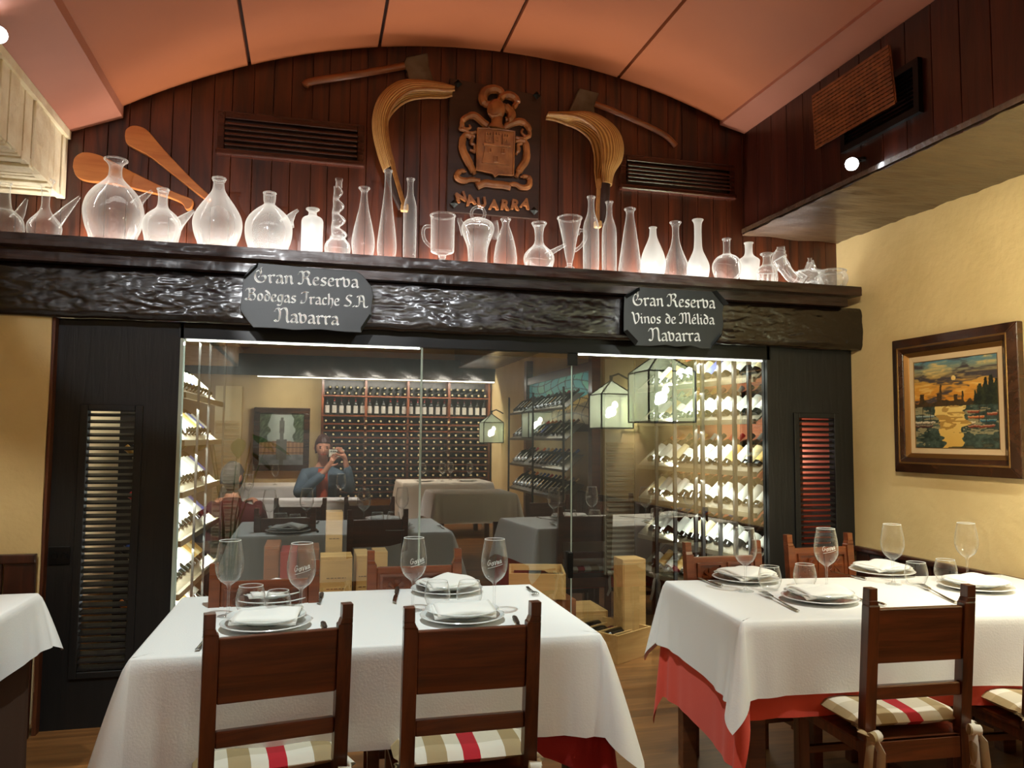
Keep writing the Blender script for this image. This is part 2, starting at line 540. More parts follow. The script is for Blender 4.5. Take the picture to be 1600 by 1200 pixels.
class MB:
    def __init__(s):
        s.v, s.f, s.uv = [], [], {}

    def quadbox(s, c):
        """eight corners: bottom ring then top ring"""
        b = len(s.v)
        s.v += [tuple(p) for p in c]
        s.f += [(b+3, b+2, b+1, b), (b+4, b+5, b+6, b+7), (b, b+1, b+5, b+4), (b+1, b+2, b+6, b+5), (b+2, b+3, b+7, b+6), (b+3, b, b+4, b+7)]
        return s

    def box(s, x0, x1, y0, y1, z0, z1):
        return s.quadbox([(x0, y0, z0), (x1, y0, z0), (x1, y1, z0), (x0, y1, z0), (x0, y0, z1), (x1, y0, z1), (x1, y1, z1), (x0, y1, z1)])

    def bar(s, a, b, w, d, up=(0, 0, 1)):
        """square bar from a to b"""
        a, b = Vector(a), Vector(b)
        t = (b-a).normalized()
        u = Vector(up)
        if abs(t.dot(u)) > .98:
            u = Vector((0, 1, 0))
        x = t.cross(u).normalized()*(w/2)
        y = x.cross(t).normalized()*(d/2)
        return s.quadbox([a-x-y, a+x-y, a+x+y, a-x+y, b-x-y, b+x-y, b+x+y, b-x+y])

    def tube(s, pts, rad, n=10, flat=(1, 1), cap=True, up=(0, 1, 0)):
        pts = [Vector(p) for p in pts]
        if not hasattr(rad, '__len__'):
            rad = [rad]*len(pts)
        b = len(s.v)
        for i, p in enumerate(pts):
            t = (pts[min(i+1, len(pts)-1)] - pts[max(i-1, 0)]).normalized()
            u = Vector(up)
            if abs(t.dot(u)) > .97:
                u = Vector((1, 0, 0))
            x = t.cross(u).normalized()
            y = x.cross(t)
            for k in range(n):
                a = 2*PI*k/n
                s.v.append(tuple(p + x*(math.cos(a)*rad[i]*flat[0]) + y*(math.sin(a)*rad[i]*flat[1])))
        for i in range(len(pts)-1):
            for k in range(n):
                k2 = (k+1) % n
                s.f.append((b+i*n+k, b+i*n+k2, b+(i+1)*n+k2, b+(i+1)*n+k))
        if cap:
            s.f.append(tuple(b+k for k in range(n))[::-1])
            e = b+(len(pts)-1)*n
            s.f.append(tuple(e+k for k in range(n)))
        return s

    def lathe(s, prof, n=24, o=(0, 0, 0), a0=0, a1=2*PI, sy=1.0, closed=True):
        b = len(s.v)
        full = abs(a1-a0-2*PI) < 1e-6
        m = n if full else n+1
        for r, z in prof:
            for k in range(m):
                a = a0+(a1-a0)*k/n
                s.v.append((o[0]+r*math.cos(a), o[1]+r*math.sin(a)*sy, o[2]+z))
        for i in range(len(prof)-1):
            for k in range(n):
                k2 = (k+1) % m
                s.f.append((b+i*m+k, b+i*m+k2, b+(i+1)*m+k2, b+(i+1)*m+k))
        return s

    def prism(s, poly, h, fn=None):
        """polygon extruded by h; fn maps (x,y,z) to place it"""
        fn = fn or (lambda x, y, z: (x, y, z))
        b = len(s.v)
        n = len(poly)
        s.v += [tuple(fn(x, y, 0)) for x, y in poly] + [tuple(fn(x, y, h)) for x, y in poly]
        s.f.append(tuple(range(b+n-1, b-1, -1)))
        s.f.append(tuple(range(b+n, b+2*n)))
        for k in range(n):
            k2 = (k+1) % n
            s.f.append((b+k, b+k2, b+n+k2, b+n+k))
        return s

    def grid(s, fn, nu, nv, uv=False):
        b = len(s.v)
        for j in range(nv+1):
            for i in range(nu+1):
                s.v.append(tuple(fn(i/nu, j/nv)))
                if uv:
                    s.uv[len(s.v)-1] = (i/nu, j/nv)
        for j in range(nv):
            for i in range(nu):
                a = b+j*(nu+1)+i
                s.f.append((a, a+1, a+nu+2, a+nu+1))
        return s

    def build(s, name, mat, parent=None, smooth=False, bevel=0, loc=None, ang=40, cols=None, solid=0):
        me = bpy.data.meshes.new(name)
        me.from_pydata(s.v, [], s.f)
        me.update()
        if s.uv:
            l = me.uv_layers.new(name='UVMap')
            for lp in me.loops:
                l.data[lp.index].uv = s.uv.get(lp.vertex_index, (0, 0))
        if cols is not None:
            ca = me.color_attributes.new('paint', 'FLOAT_COLOR', 'POINT')
            for i, c in enumerate(cols):
                ca.data[i].color = c
        me.materials.append(MT[mat] if isinstance(mat, str) else mat)
        if smooth:
            me.polygons.foreach_set('use_smooth', [True]*len(me.polygons))
            me.set_sharp_from_angle(angle=math.radians(ang))
        o = bpy.data.objects.new(name, me)
        COL.objects.link(o)
        if parent:
            o.parent = parent
        if loc is not None:
            o.location = loc
        if solid:
            md = o.modifiers.new('thickness', 'SOLIDIFY')
            md.thickness = solid
            md.offset = 0
        if bevel:
            md = o.modifiers.new('bevel', 'BEVEL')
            md.width = bevel
            md.segments = 2
            md.limit_method = 'ANGLE'
        return o


def recalc(o):
    import bmesh
    bm = bmesh.new()
    bm.from_mesh(o.data)
    bmesh.ops.recalc_face_normals(bm, faces=bm.faces)
    bm.to_mesh(o.data)
    bm.free()
    return o


def tag(o, label, cat, group=None, kind=None):
    o['label'] = label
    o['category'] = cat
    if group:
        o['group'] = group
    if kind:
        o['kind'] = kind
    return o


def thing(name, label, cat, loc=(0, 0, 0), rz=0, group=None):
    o = bpy.data.objects.new(name, None)
    COL.objects.link(o)
    o.empty_display_size = .05
    o.location = loc
    o.rotation_euler = (0, 0, rz)
    return tag(o, label, cat, group)


def dup(root, loc, rz=None, label=None, group=None):
    """copy of a thing with copies of its parts and sub-parts"""
    r = root.copy()
    COL.objects.link(r)
    r.location = loc
    if rz is not None:
        r.rotation_euler = (0, 0, rz)
    if label:
        r['label'] = label
    if group:
        r['group'] = group
    for ch in list(root.children):
        c = ch.copy()
        COL.objects.link(c)
        c.parent = r
        for g in list(ch.children):
            d = g.copy()
            COL.objects.link(d)
            d.parent = c
    return r


def struct(name, mb, mat, parent=None, label=None, cat=None, **k):
    o = mb.build(name, mat, parent, **k)
    if not parent:
        o['kind'] = 'structure'
        tag(o, label, cat)
    return o


ORD = 'first second third fourth fifth sixth seventh eighth ninth tenth eleventh twelfth thirteenth fourteenth fifteenth sixteenth seventeenth eighteenth nineteenth twentieth'.split()
ORD += ['twenty-'+w for w in ORD[:9]] + ['thirtieth']

# ================================================================== the room
XL, XR, YB, YU = -2.4, 3.17, -6.0, 4.20      # left wall, right wall, rear wall, plank wall above the mantel
SHZ = 2.245                                    # mantel shelf top
VR, VX, VZ = 3.80, 1.0, -.27                  # vault radius and axis


def vz(x, r=VR):
    return VZ + math.sqrt(max(r*r-(x-VX)**2, 0))


struct('floor', MB().box(XL, XR+.02, YB, 5.75, -.06, 0), 'floor', None, 'brown wooden board floor under the dining tables and the cellar', 'floor')
# plank wall over the mantel: one board after another with narrow grooves
mb = MB()
x = XL
while x < XR:
    w = .098 + .012*math.sin(x*37)
    top = vz(min(max(x+w/2, -.98), 2.38))+.12 if -1.2 < x < 2.52 else (2.9 if x < 0 else 3.4)
    mb.box(x+.001, min(x+w-.001, XR), YU, YU+.03, 2.14, top)
    x += w
struct('wall_back', mb, 'planks', None, 'dark red-brown plank wall above the mantel shelf under the arch', 'wall', bevel=.003)
struct('wall_backing', MB().box(XL, XR, YU+.026, YU+.05, 2.1, 3.9), 'seam', None, 'dark backing in the grooves of the plank wall', 'wall')

# barrel vault in curved panels with open seams
xs = [-.97, -.362, .303, .985, 1.69, 2.375]
mb = MB()
for a, b in zip(xs[:-1], xs[1:]):
    a2, b2 = a+.009, b-.009
    n = 10
    for r0, rev in ((VR, False), (VR+.03, True)):
        mb.grid(lambda u, v: (a2+(b2-a2)*u, YB+(4.165-YB)*v, vz(a2+(b2-a2)*u, r0)), n, 6)
    for yy in (YB, 4.165):
        mb.grid(lambda u, v: (a2+(b2-a2)*u, yy, vz(a2+(b2-a2)*u, VR+.03*v)), n, 1)
    for xx in (a2, b2):
        mb.grid(lambda u, v: (xx, YB+(4.165-YB)*u, vz(xx, VR+.03*v)), 6, 1)
struct('ceiling', mb, 'vault', None, 'terracotta painted barrel vault of curved panels', 'ceiling', smooth=True)
mb = MB()
mb.grid(lambda u, v: (-1.25+3.8*u, YB+(4.195-YB)*v, vz(-1.25+3.8*u, VR+.032)), 40, 2)
struct('ceiling_backing', mb, 'seam', None, 'dark void showing in the seams between vault panels', 'ceiling', smooth=True)
# sloping soffit bands at the two springings of the vault
mb = MB()
mb.quadbox([(-1.20, YB, 2.835), (-.955, YB, 2.935), (-.955, 4.18, 2.935), (-1.20, 4.18, 2.835), (-1.20, YB, 2.87), (-.955, YB, 3.02), (-.955, 4.18, 3.02), (-1.20, 4.18, 2.87)])
struct('trim_1', mb, 'soffit', None, 'pinkish sloping soffit band left of the vault', 'soffit')
mb = MB()
mb.quadbox([(2.355, YB, 3.262), (2.53, YB, 3.222), (2.53, 4.18, 3.222), (2.355, 4.18, 3.262), (2.355, YB, 3.36), (2.53, YB, 3.32), (2.53, 4.18, 3.32), (2.355, 4.18, 3.36)])
struct('trim_2', mb, 'soffit', None, 'pinkish sloping soffit band right of the vault', 'soffit')
# crack lines in the plaster band
mb = MB()
for (u0, v0, u1, v1) in ((22, 44, 86, 17),):
    a, b = at(u0, v0, X=-1.10), at(u1, v1, X=-1.02)
struct('trim_3', MB().box(-1.225, -1.185, YB, 4.18, 2.80, 2.838), 'whitewash', None, 'white painted cover strip along the whitewashed bulkhead', 'trim')
# whitewashed bulkhead on the left: side boards and underside boards, rough edges
mb = MB()
random.seed(3)
y = 4.19
while y > -1.0:
    w = random.uniform(.07, .12)
    j = [random.uniform(-.006, .006) for _ in range(3)]
    mb.box(-1.24, -1.20+j[0], y-w+.009, y, 2.505+j[1], 2.81)
    y -= w
mb.box(-1.26, -1.21, YB, -1.0, 2.505, 2.81)
y = 4.19
while y > -1.0:
    w = random.uniform(.035, .075)
    mb.box(XL, -1.205, y-w+.009, y, 2.505+random.uniform(-.008, .006), 2.54)
    y -= w
mb.box(XL, -1.21, YB, -1.0, 2.505, 2.54)
struct('bulkhead_left', mb, 'whitewash', None, 'whitewashed rough board bulkhead at the upper left', 'bulkhead', bevel=.004)
# wooden bulkhead on the right
mb = MB()
y = 4.19
while y > YB:
    mb.box(2.52, 2.56, max(y-.147, YB), y, 2.60, 3.30)
    y -= .15
struct('bulkhead_right', mb, 'planks_y', None, 'dark plank bulkhead running along the right side', 'bulkhead', bevel=.003)
mb = MB()
mb.grid(lambda u, v: (2.50+.68*u, YB+(4.19-YB)*v, 2.592+.004*math.sin(v*210+u*5)*math.sin(u*9+v*40)+.003*math.sin(v*470+u*11)), 14, 220)
mb.box(2.50, XR, YB, 4.19, 2.605, 2.63)
struct('bulkhead_soffit', mb, 'hewn_soffit', None, 'adze-hewn wooden underside of the right bulkhead', 'soffit', smooth=True, ang=80)
# walls
struct('wall_right', MB().box(XR, XR+.08, YB, 4.2, 0, 2.64), 'cream', None, 'cream plaster wall on the right behind the painting', 'wall')
struct('wall_left', MB().box(XL-.08, XL, YB, 4.2, 0, 2.56), 'cream', None, 'cream plaster wall on the far left', 'wall')
struct('wall_rear', MB().box(XL, XR, YB-.08, YB, 0, 3.9), 'cream', None, 'cream plaster wall at the rear of the dining room', 'wall')
# wainscot on the right wall
wz = at(1340, 852, X=XR).z
mb = MB()
y = 4.06
while y > -2:
    mb.box(XR-.018, XR, y-.115, y-.004, 0, wz-.02)
    y -= .119
struct('baseboard_right', mb, 'wains', None, 'dark panelled wainscot along the right wall', 'wainscot', bevel=.003)
struct('trim_4', MB().box(XR-.04, XR, -2, 4.06, wz-.03, wz), 'wains', None, 'moulded cap rail of the right wainscot', 'trim', bevel=.008)
# cream pier at the left of the cellar front
PX = -1.17
mb = MB()
pz = at(60, 488, Y=3.97).z
mb.grid(lambda u, v: (XL+(PX-.012-XL)*u, 4.02-.006*math.sin(v*9+u*4), .6+(pz-.6)*v), 10, 16)
mb.box(XL, PX-.012, 4.03, 4.1, .6, pz)
struct('wall_pier', mb, 'cream', None, 'cream plastered pier at the far left of the cellar front', 'wall', smooth=True)
mb = MB()
for k in range(10):
    z0, z1 = pz*k/10, pz*(k+1)/10
    j = .004*math.sin(k*2.3)
    mb.quadbox([(PX-.016+j, 4.03, z0), (PX+.0, 4.03, z0), (PX+.0, 4.1, z0), (PX-.016+j, 4.1, z0), (PX-.016-j, 4.03, z1), (PX+.0, 4.03, z1), (PX+.0, 4.1, z1), (PX-.016-j, 4.1, z1)])
struct('trim_5', mb, 'edgewood', None, 'reddish wooden corner post beside the left cream pier', 'trim')
lz = at(30, 868, Y=3.95).z
mb = MB()
x = XL
while x < PX-.03:
    mb.box(x+.004, min(x+.15, PX-.02), 3.99, 4.01, 0, lz-.03)
    x += .154
mb.box(XL, PX-.02, 3.975, 4.01, lz-.04, lz)
struct('baseboard_left', mb, 'wains_x', None, 'dark panelled wainscot at the foot of the cream pier', 'wainscot', bevel=.004)

def hsh(i, j, s):
    v = math.sin(i*127.1+j*311.7+s*74.7)*43758.5453
    return v-math.floor(v)


def vn(x, y, s=0):
    i, j = math.floor(x), math.floor(y)
    f, g = x-i, y-j
    f, g = f*f*(3-2*f), g*g*(3-2*g)
    return (hsh(i, j, s)*(1-f)+hsh(i+1, j, s)*f)*(1-g)+(hsh(i, j+1, s)*(1-f)+hsh(i+1, j+1, s)*f)*g


# mantel shelf (two stepped boards) and the hewn beam under it
sh = thing('mantel_shelf', 'long dark wooden mantel shelf carrying the row of glass bottles', 'shelf', (XL, 3.85, SHZ))
mb = MB()
n = 60
mb.grid(lambda u, v: ((5.47)*u, .004*vn(u*90, v*3, 5)+.0012*vn(u*420, v*2, 6)-.004, -.052+.052*v), 600, 5)
mb.box(0, 5.47, .006, .348, -.052, -.002)
mb.build('top_board', 'shelf', sh, smooth=True)
mb = MB()
mb.grid(lambda u, v: (5.43*u, .068+.004*vn(u*90, v*3, 7)+.001*vn(u*500, v, 8), -.105+.053*v), 600, 4)
mb.box(0, 5.43, .075, .348, -.105, -.052)
mb.build('lower_board', 'shelf', sh, smooth=True)
lm = MB().box(0, 5.40, .262, .305, -.0015, .012).build('led_strip', 'led', sh)
lm['label'] = 'glowing light strip behind the bottles'

random.seed(11)


def beam_fn(u, v):
    """axe-hewn face: shallow chips along the grain, rounded arrises"""
    x = XL+(XR-.005-XL)*u
    z = 1.895+.25*v
    e = .022*min(1, v*9, (1-v)*9)**.5
    chip = vn(x*16+3*vn(x*3, z*20, 4), z*52, 1)
    chip = .0045*chip + .0026*vn(x*44, z*120, 2) + .008*vn(x*4, z*14, 3)
    zz = z + (.007*(vn(x*3, 1, 8)-.5)+.006*(vn(x*14, 2, 9)-.5))*(1-v)
    return (x, 3.998-e-chip, zz)


mb = MB()
mb.grid(beam_fn, 900, 42)
mb.grid(lambda u, v: (XL+(XR-.005-XL)*u, 3.998+.19*v, beam_fn(u, 0)[2]), 220, 1)
mb.box(XL, XR-.005, 4.01, 4.18, 1.92, 2.145)
struct('beam', mb, 'hewn', None, 'dark varnished hewn beam across the top of the cellar front', 'beam', smooth=True, ang=70)
struct('trim_6', MB().box(-.64, 2.61, 4.07, 4.13, 1.825, 1.905), 'blackmetal', None, 'black header rail above the cellar glass', 'trim')

# black stained panels either side of the glass, each with a louvred opening


def panel(name, x0, x1, ox0, ox1, oz0, oz1, label):
    m = MB()
    m.box(x0, ox0, 4.08, 4.14, 0, 1.90)
    m.box(ox1, x1, 4.08, 4.14, 0, 1.90)
    m.box(ox0, ox1, 4.08, 4.14, 0, oz0)
    m.box(ox0, ox1, 4.08, 4.14, oz1, 1.90)
    struct(name, m, 'black', None, label, 'panel')


def louvre(name, x0, x1, z0, z1, n, label):
    t = thing(name, label, 'louvre', ((x0+x1)/2, 4.08, z0))
    w, h = (x1-x0)/2, z1-z0
    m = MB()
    m.box(-w, -w+.035, -.012, .045, 0, h)
    m.box(w-.035, w, -.012, .045, 0, h)
    m.box(-w+.035, w-.035, -.012, .045, 0, .03)
    m.box(-w+.035, w-.035, -.012, .045, h-.03, h)
    m.build('frame', 'black', t, bevel=.003)
    m = MB()
    p = (h-.06)/n
    for k in range(n):
        z = .03+p*(k+.5)
        m.quadbox([(-w+.036, -.004, z-.34*p), (w-.036, -.004, z-.34*p), (w-.036, .036, z-.04*p), (-w+.036, .036, z-.04*p),
                   (-w+.036, -.004, z-.10*p), (w-.036, -.004, z-.10*p), (w-.036, .036, z+.20*p), (-w+.036, .036, z+.20*p)])
    m.build('slats', 'black', t)
    return t


a, b = at(128, 632, Y=4.1), at(226, 632, Y=4.1)
c = at(130, 1058, Y=4.1)
LX0, LX1, LZ1, LZ0 = a.x, b.x, a.z, c.z
panel('wall_panel', -1.17, -.63, LX0, LX1, LZ0, LZ1, 'black stained wooden panel left of the cellar glass')
louvre('louvre_grille', LX0, LX1, LZ0, LZ1, 38, 'tall black louvre with light through its slats, left of the cellar glass')
a, b = at(1236, 645, Y=4.1), at(1306, 645, Y=4.1)
c = at(1240, 850, Y=4.1)
panel('wall_panel', 2.60, XR-.002, a.x, b.x, c.z-.25, a.z, 'black stained wooden panel right of the cellar glass')
louvre('louvre_grille', a.x, b.x, c.z-.25, a.z, 30, 'black louvre with light through its slats, right of the cellar glass')
sw = thing('power_socket', 'small black double socket on the black panel above the left table', 'socket', at(93, 868, Y=4.08))
MB().box(-.045, .045, -.008, 0, -.042, .042).build('plate', 'blackmetal', sw, bevel=.003)
mb = MB()
for s in (-.02, .02):
    mb.lathe([(.015, -.0), (.015, .004), (.011, .004), (.011, -.002)], 14, (s, 0, 0))
o = mb.build('outlets', 'phone', sw)
o.data.transform(Matrix.Rotation(PI/2, 4, 'X'))
o.location = (0, -.009, 0)
o.data.materials[0] = MT['blackmetal']

# the glazed cellar front
gx0, gx1, gx2, gx3 = -.62, at(657, 700, Y=GY).x, at(894, 700, Y=GY).x, 2.59
GZ = 1.825


def glazing(name, x0, x1, label, cat, y=GY):
    t = thing(name, label, cat, (x0, y, 0))
    t['kind'] = 'structure'
    m = MB().box(.003, x1-x0-.003, -.002, .002, .012, GZ-.003)
    # a single sheet so that the pane mirrors once
    m = MB()
    m.grid(lambda u, v: (.003+(x1-x0-.006)*u, 0, .012+(GZ-.015)*v), 1, 1)
    m.build('glass_pane', 'pane', t)
    return t


w1 = glazing('window_1', gx0, gx1, 'large fixed glass pane of the cellar front left of the door', 'window')
dr = glazing('door_1', gx1, gx2, 'frameless glass door of the wine cellar with black handle', 'glass door', GY+.004)
w2 = glazing('window_2', gx2, gx3, 'large fixed glass pane of the cellar front before the bottle wall', 'window')
for t, xw in ((w1, gx1-gx0), (dr, gx2-gx1), (w2, gx3-gx2)):
    m = MB()
    m.box(xw-.005, xw-.001, -.005, .005, .012, GZ)
    if t is dr:
        m.box(.001, .005, -.005, .005, .012, GZ)
    m.build('pane_edge', 'pane_edge', t)
h0 = at(895, 862, Y=GY), at(895, 902, Y=GY)
m = MB()
m.box(gx2-gx1-.03, gx2-gx1-.002, -.035, -.003, h0[1].z, h0[0].z)
m.build('handle', 'blackmetal', dr, bevel=.003)
m = MB()
hz = at(898, 563, Y=GY).z
m.box(gx2-gx1-.025, gx2-gx1+.028, -.014, .014, hz-.03, GZ)
m.build('hinge', 'blackmetal', dr, bevel=.003)
# LED lines under the header
led = tag(MB().box(gx0+.01, gx1-.01, GY+.012, GY+.02, GZ-.007, GZ-.002).build('led_strip', 'led_cellar'), 'thin bright light strip along the top of the left cellar pane', 'light strip')
led = tag(MB().box(gx2+.04, gx3-.01, GY+.012, GY+.02, GZ-.007, GZ-.002).build('led_strip', 'led_cellar'), 'thin bright light strip along the top of the right cellar pane', 'light strip')
struct('trim_7', MB().box(-.632, -.618, 4.07, 4.13, 0, 1.90), 'pane_edge', None, 'pale steel jamb at the left edge of the cellar glass', 'trim')
struct('trim_8', MB().box(2.585, 2.602, 4.07, 4.13, 0, 1.90), 'rackmetal', None, 'dark steel jamb at the right edge of the cellar glass', 'trim')

# the cellar behind it
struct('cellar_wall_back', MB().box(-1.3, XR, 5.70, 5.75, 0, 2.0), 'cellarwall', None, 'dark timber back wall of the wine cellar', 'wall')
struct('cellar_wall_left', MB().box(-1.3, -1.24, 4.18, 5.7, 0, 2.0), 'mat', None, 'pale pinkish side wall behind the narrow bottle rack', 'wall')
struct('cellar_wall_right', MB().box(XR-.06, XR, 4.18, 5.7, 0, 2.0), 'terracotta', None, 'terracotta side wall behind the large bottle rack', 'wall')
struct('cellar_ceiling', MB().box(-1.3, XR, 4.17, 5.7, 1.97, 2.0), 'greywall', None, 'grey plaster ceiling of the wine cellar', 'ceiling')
# grey plaster piers with slatted grilles on the cellar back wall


def grille(u0, u1, vtop, vmid, vbot, label):
    a, b = at(u0, vtop, Y=5.62), at(u1, vtop, Y=5.62)
    zm, zb = at(u0, vmid, Y=5.62).z, at(u0, vbot, Y=5.62).z
    t = thing('slatted_grille', label, 'grille', ((a.x+b.x)/2, 5.66, max(zb, .02)))
    w = (b.x-a.x)/2
    zb = max(zb, .02)
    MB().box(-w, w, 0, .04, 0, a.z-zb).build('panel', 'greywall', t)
    m = MB()
    n = 26
    for k in range(n):
        z = (zm-zb)*(k+.3)/n
        m.quadbox([(-w+.01, -.022, z), (w-.01, -.022, z), (w-.01, -.001, z+.012), (-w+.01, -.001, z+.012), (-w+.01, -.022, z+.008), (w-.01, -.022, z+.008), (w-.01, -.001, z+.02), (-w+.01, -.001, z+.02)])
    m.build('slats', 'louvre_grey', t)
    return t


grille(336, 378, 602, 655, 900, 'grey plaster panel with slatted grille on the cellar back wall, beside the narrow rack')
grille(948, 998, 560, 690, 900, 'grey plaster panel with slatted grille on the cellar back wall, by the large rack')

# ================================================================== wine bottles and racks
BODY = MB().lathe([(0, .004), (.030, 0), (.037, .005), (.0372, .18), (.034, .205), (.022, .228), (.0145, .245), (.0135, .285), (.0155, .287), (.0155, .297), (.0, .298)], 14)
WB = {}


def mesh_only(mb, name, mat):
    o = mb.build(name, mat, None, smooth=True)
    me = o.data
    bpy.data.objects.remove(o)
    return me


WB['body'] = mesh_only(BODY, 'bottle_body', 'bottle')
for k in ('white', 'cream', 'blue', 'gold'):
    WB['lab_'+k] = mesh_only(MB().lathe([(.0378, .035), (.0378, .165)], 10, a0=-PI/2-1.45, a1=-PI/2+1.45), 'bottle_label', 'lab_'+k)
WB['lab_small'] = mesh_only(MB().lathe([(.0378, .060), (.0378, .125)], 10, a0=-PI/2-1.2, a1=-PI/2+1.2), 'bottle_label', 'lab_white')
for k in CAPS:
    WB['cap_'+k] = mesh_only(MB().lathe([(.0150, .236), (.0150, .284), (.0168, .286), (.0168, .300), (0, .3005)], 12), 'bottle_capsule', 'cap_'+k)


def wine_bottle(mat4, cap, lab, label, group):
    r = bpy.data.objects.new('wine_bottle', WB['body'])
    COL.objects.link(r)
    r.matrix_world = mat4
    tag(r, label, 'wine bottle', group)
    for nm, key in (('label', 'lab_'+lab), ('capsule', 'cap_'+cap)):
        c = bpy.data.objects.new(nm, WB[key])
        COL.objects.link(c)
        c.parent = r
    return r


CAPN = {'orange': 'orange', 'red': 'red', 'black': 'black', 'gold': 'gold', 'blue': 'blue', 'grey': 'grey', 'brown': 'brown', 'maroon': 'maroon'}
LABN = {'white': 'white', 'cream': 'cream', 'blue': 'blue', 'gold': 'gold', 'small': 'small white'}


def frame(o, d, inw, turn=.85):
    """matrix columns: x along rack run d, y away from the label, z along the bottle"""
    z = (inw*.74 + Vector((0, 0, 1))*.67).normalized()
    lab = (-inw*.67 + Vector((0, 0, 1))*.74).normalized()      # where the label looks
    lab = (lab*math.cos(turn) - d*math.sin(turn)).normalized()
    y = -lab
    x = y.cross(z)
    return Matrix.Translation(o) @ Matrix((x, y, z)).transposed().to_4x4()


def rack(name, label, P0, d, inw, length, zs, pitch, posts, which, panel=True, start=.06, power=6.5, post_w=.022):
    d, inw = Vector(d).normalized(), Vector(inw).normalized()
    P0 = Vector(P0)
    t = thing(name, label, 'wine rack', P0)

    def P(s, i, z):
        return d*s + inw*i + Vector((0, 0, z))
    ztop = 1.95
    if panel:
        mb = MB()
        mb.quadbox([P(0, .30, 0), P(length, .30, 0), P(length, .33, 0), P(0, .33, 0), P(0, .30, ztop), P(length, .30, ztop), P(length, .33, ztop), P(0, .33, ztop)])
        mb.build('back_panel', 'terracotta', t)
    for s in posts:
        MB().bar(P(s, -.045, 0), P(s, -.045, ztop), post_w, post_w).build('post', 'rackmetal', t)
    for z in zs:
        mb = MB()
        mb.quadbox([P(0, -.04, z-.03), P(length, -.04, z-.03), P(length, -.02, z-.03), P(0, -.02, z-.03), P(0, -.04, z), P(length, -.04, z), P(length, -.02, z), P(0, -.02, z)])
        mb.quadbox([P(0, -.02, z-.02), P(length, -.02, z-.02), P(length, .2, z+.165), P(0, .2, z+.165), P(0, -.02, z-.012), P(length, -.02, z-.012), P(length, .2, z+.173), P(0, .2, z+.173)])
        mb.build('shelf', 'racklip', t)
    for ri, z in enumerate([1.93]+list(zs[:-1])):
        c = P0 + P(length/2, -.03, z-.036)
        area('rack_led_light', c, c + inw*.16 + Vector((0, 0, -.20)) + d*.02, .02, length*.96, power, (.93, 1.0, .92)).rotation_mode = 'XYZ'
    n = int((length-start*1.2)/pitch)
    for ri, z in enumerate(zs):
        for k in range(n):
            if random.random() < .03:
                continue
            s = start + pitch*k + random.uniform(-.004, .004)
            o = P0 + P(s, .025, z+.022)
            cap = random.choice(['orange', 'orange', 'red', 'black', 'black', 'gold', 'blue', 'grey', 'brown', 'maroon'])
            lab = random.choice(['white']*7 + ['cream', 'cream', 'blue', 'gold', 'small', 'small'])
            wine_bottle(frame(o, d, inw), cap, lab, '%s-capped bottle, %s label, %s from the glass, %s shelf down, %s' % (CAPN[cap], LABN[lab], ORD[k], ORD[ri], which), 'wine bottles on the '+which)
    return t


random.seed(21)
zs = [at(1188, v, Y=4.22).z for v in (590, 655, 737, 801, 872)]
zs.append(zs[-1]-.26)
rack('wine_rack', 'large bottle rack along the right side of the cellar, terracotta board behind', (2.60, 4.19, 0), (-.14, 1, 0), (.99, .14, 0), 1.36, zs,
     .098, [.03, .17, .32, .50, .58, .82, 1.05, 1.33], 'terracotta rack')
zs2 = [1.55+.02, 1.33, 1.07, .83, .57, .31]
rack('wine_rack', 'narrow bottle rack along the left side of the cellar seen edge-on', (-.655, 4.20, 0), (.045, 1, 0), (-1, .045, 0), 1.2, zs2,
     .098, [.30, .62, 1.18], 'narrow rack', panel=False, power=11.0, post_w=.012)

# ------------------------------------------------------------------ wooden wine boxes on the cellar floor


def wine_box(u0, u1, vt, y, mat, label, group=None, h=None, base=0., depth=.16, stamp=True, name='wine_box', handle=False):
    a, b = at(u0, vt, Y=y), at(u1, vt, Y=y)
    w = (b.x-a.x)/2
    t = thing(name, label, 'box', ((a.x+b.x)/2, y, base), 0, group)
    h = (a.z+b.z)/2-base
    MB().box(-w, w, 0, depth, 0, h).build('body', mat, t, bevel=.003)
    MB().box(-w+.008, w-.008, -.006, .001, .02, h-.02).build('front_panel', mat, t)
    if stamp:
        m = MB()
        random.seed(int(u0))
        for k, f in enumerate((.80, .70, .52, .47, .30, .25)):
            ww = w*(.6 if k != 2 else .5)
            x = -ww
            th = .012 if k in (2, 3) else .005
            while x < ww:
                l = random.uniform(.008, .022)
                m.box(x, min(x+l, ww), -.0075, -.0055, f*h, f*h+th)
                x += l+.006
        m.build('stamp', 'ink', t)
    if handle:
        m = MB()
        m.tube([(w*.4*math.cos(q), -.02, h*.30+.09*math.sin(q)) for q in [PI*k/12 for k in range(13)]], .004, 6)
        m.build('rope_handle', 'lab_cream', t)
    return t


wine_box(413, 437, 853, 4.95, 'pine_dark', 'brown stained wine box behind the left table, leftmost of the boxes', depth=.3)
wine_box(438, 464, 862, 4.95, 'boxred', 'dark red wine box standing between brown and pale boxes', depth=.3, stamp=False)
wine_box(465, 499, 858, 5.05, 'pine_dark', 'tall brown wooden case beside the dark red wine box', depth=.3)
wine_box(501, 551, 870, 4.85, 'pine', 'pale pine wine box with printed front and rope handle', depth=.2, handle=True)
wine_box(510, 536, 800, 5.25, 'pine', 'upright pine wine box standing tall at the back behind the printed one', depth=.16)
wine_box(557, 578, 868, 4.9, 'pine', 'narrow pine wine box right of the printed one', depth=.3)
wine_box(584, 606, 862, 5.1, 'pine', 'pine wine box half hidden behind a chair', depth=.2, handle=True)
wine_box(973, 1009, 874, 4.75, 'pine', 'upright pine wine box near the foot of the large rack', depth=.16, stamp=False)
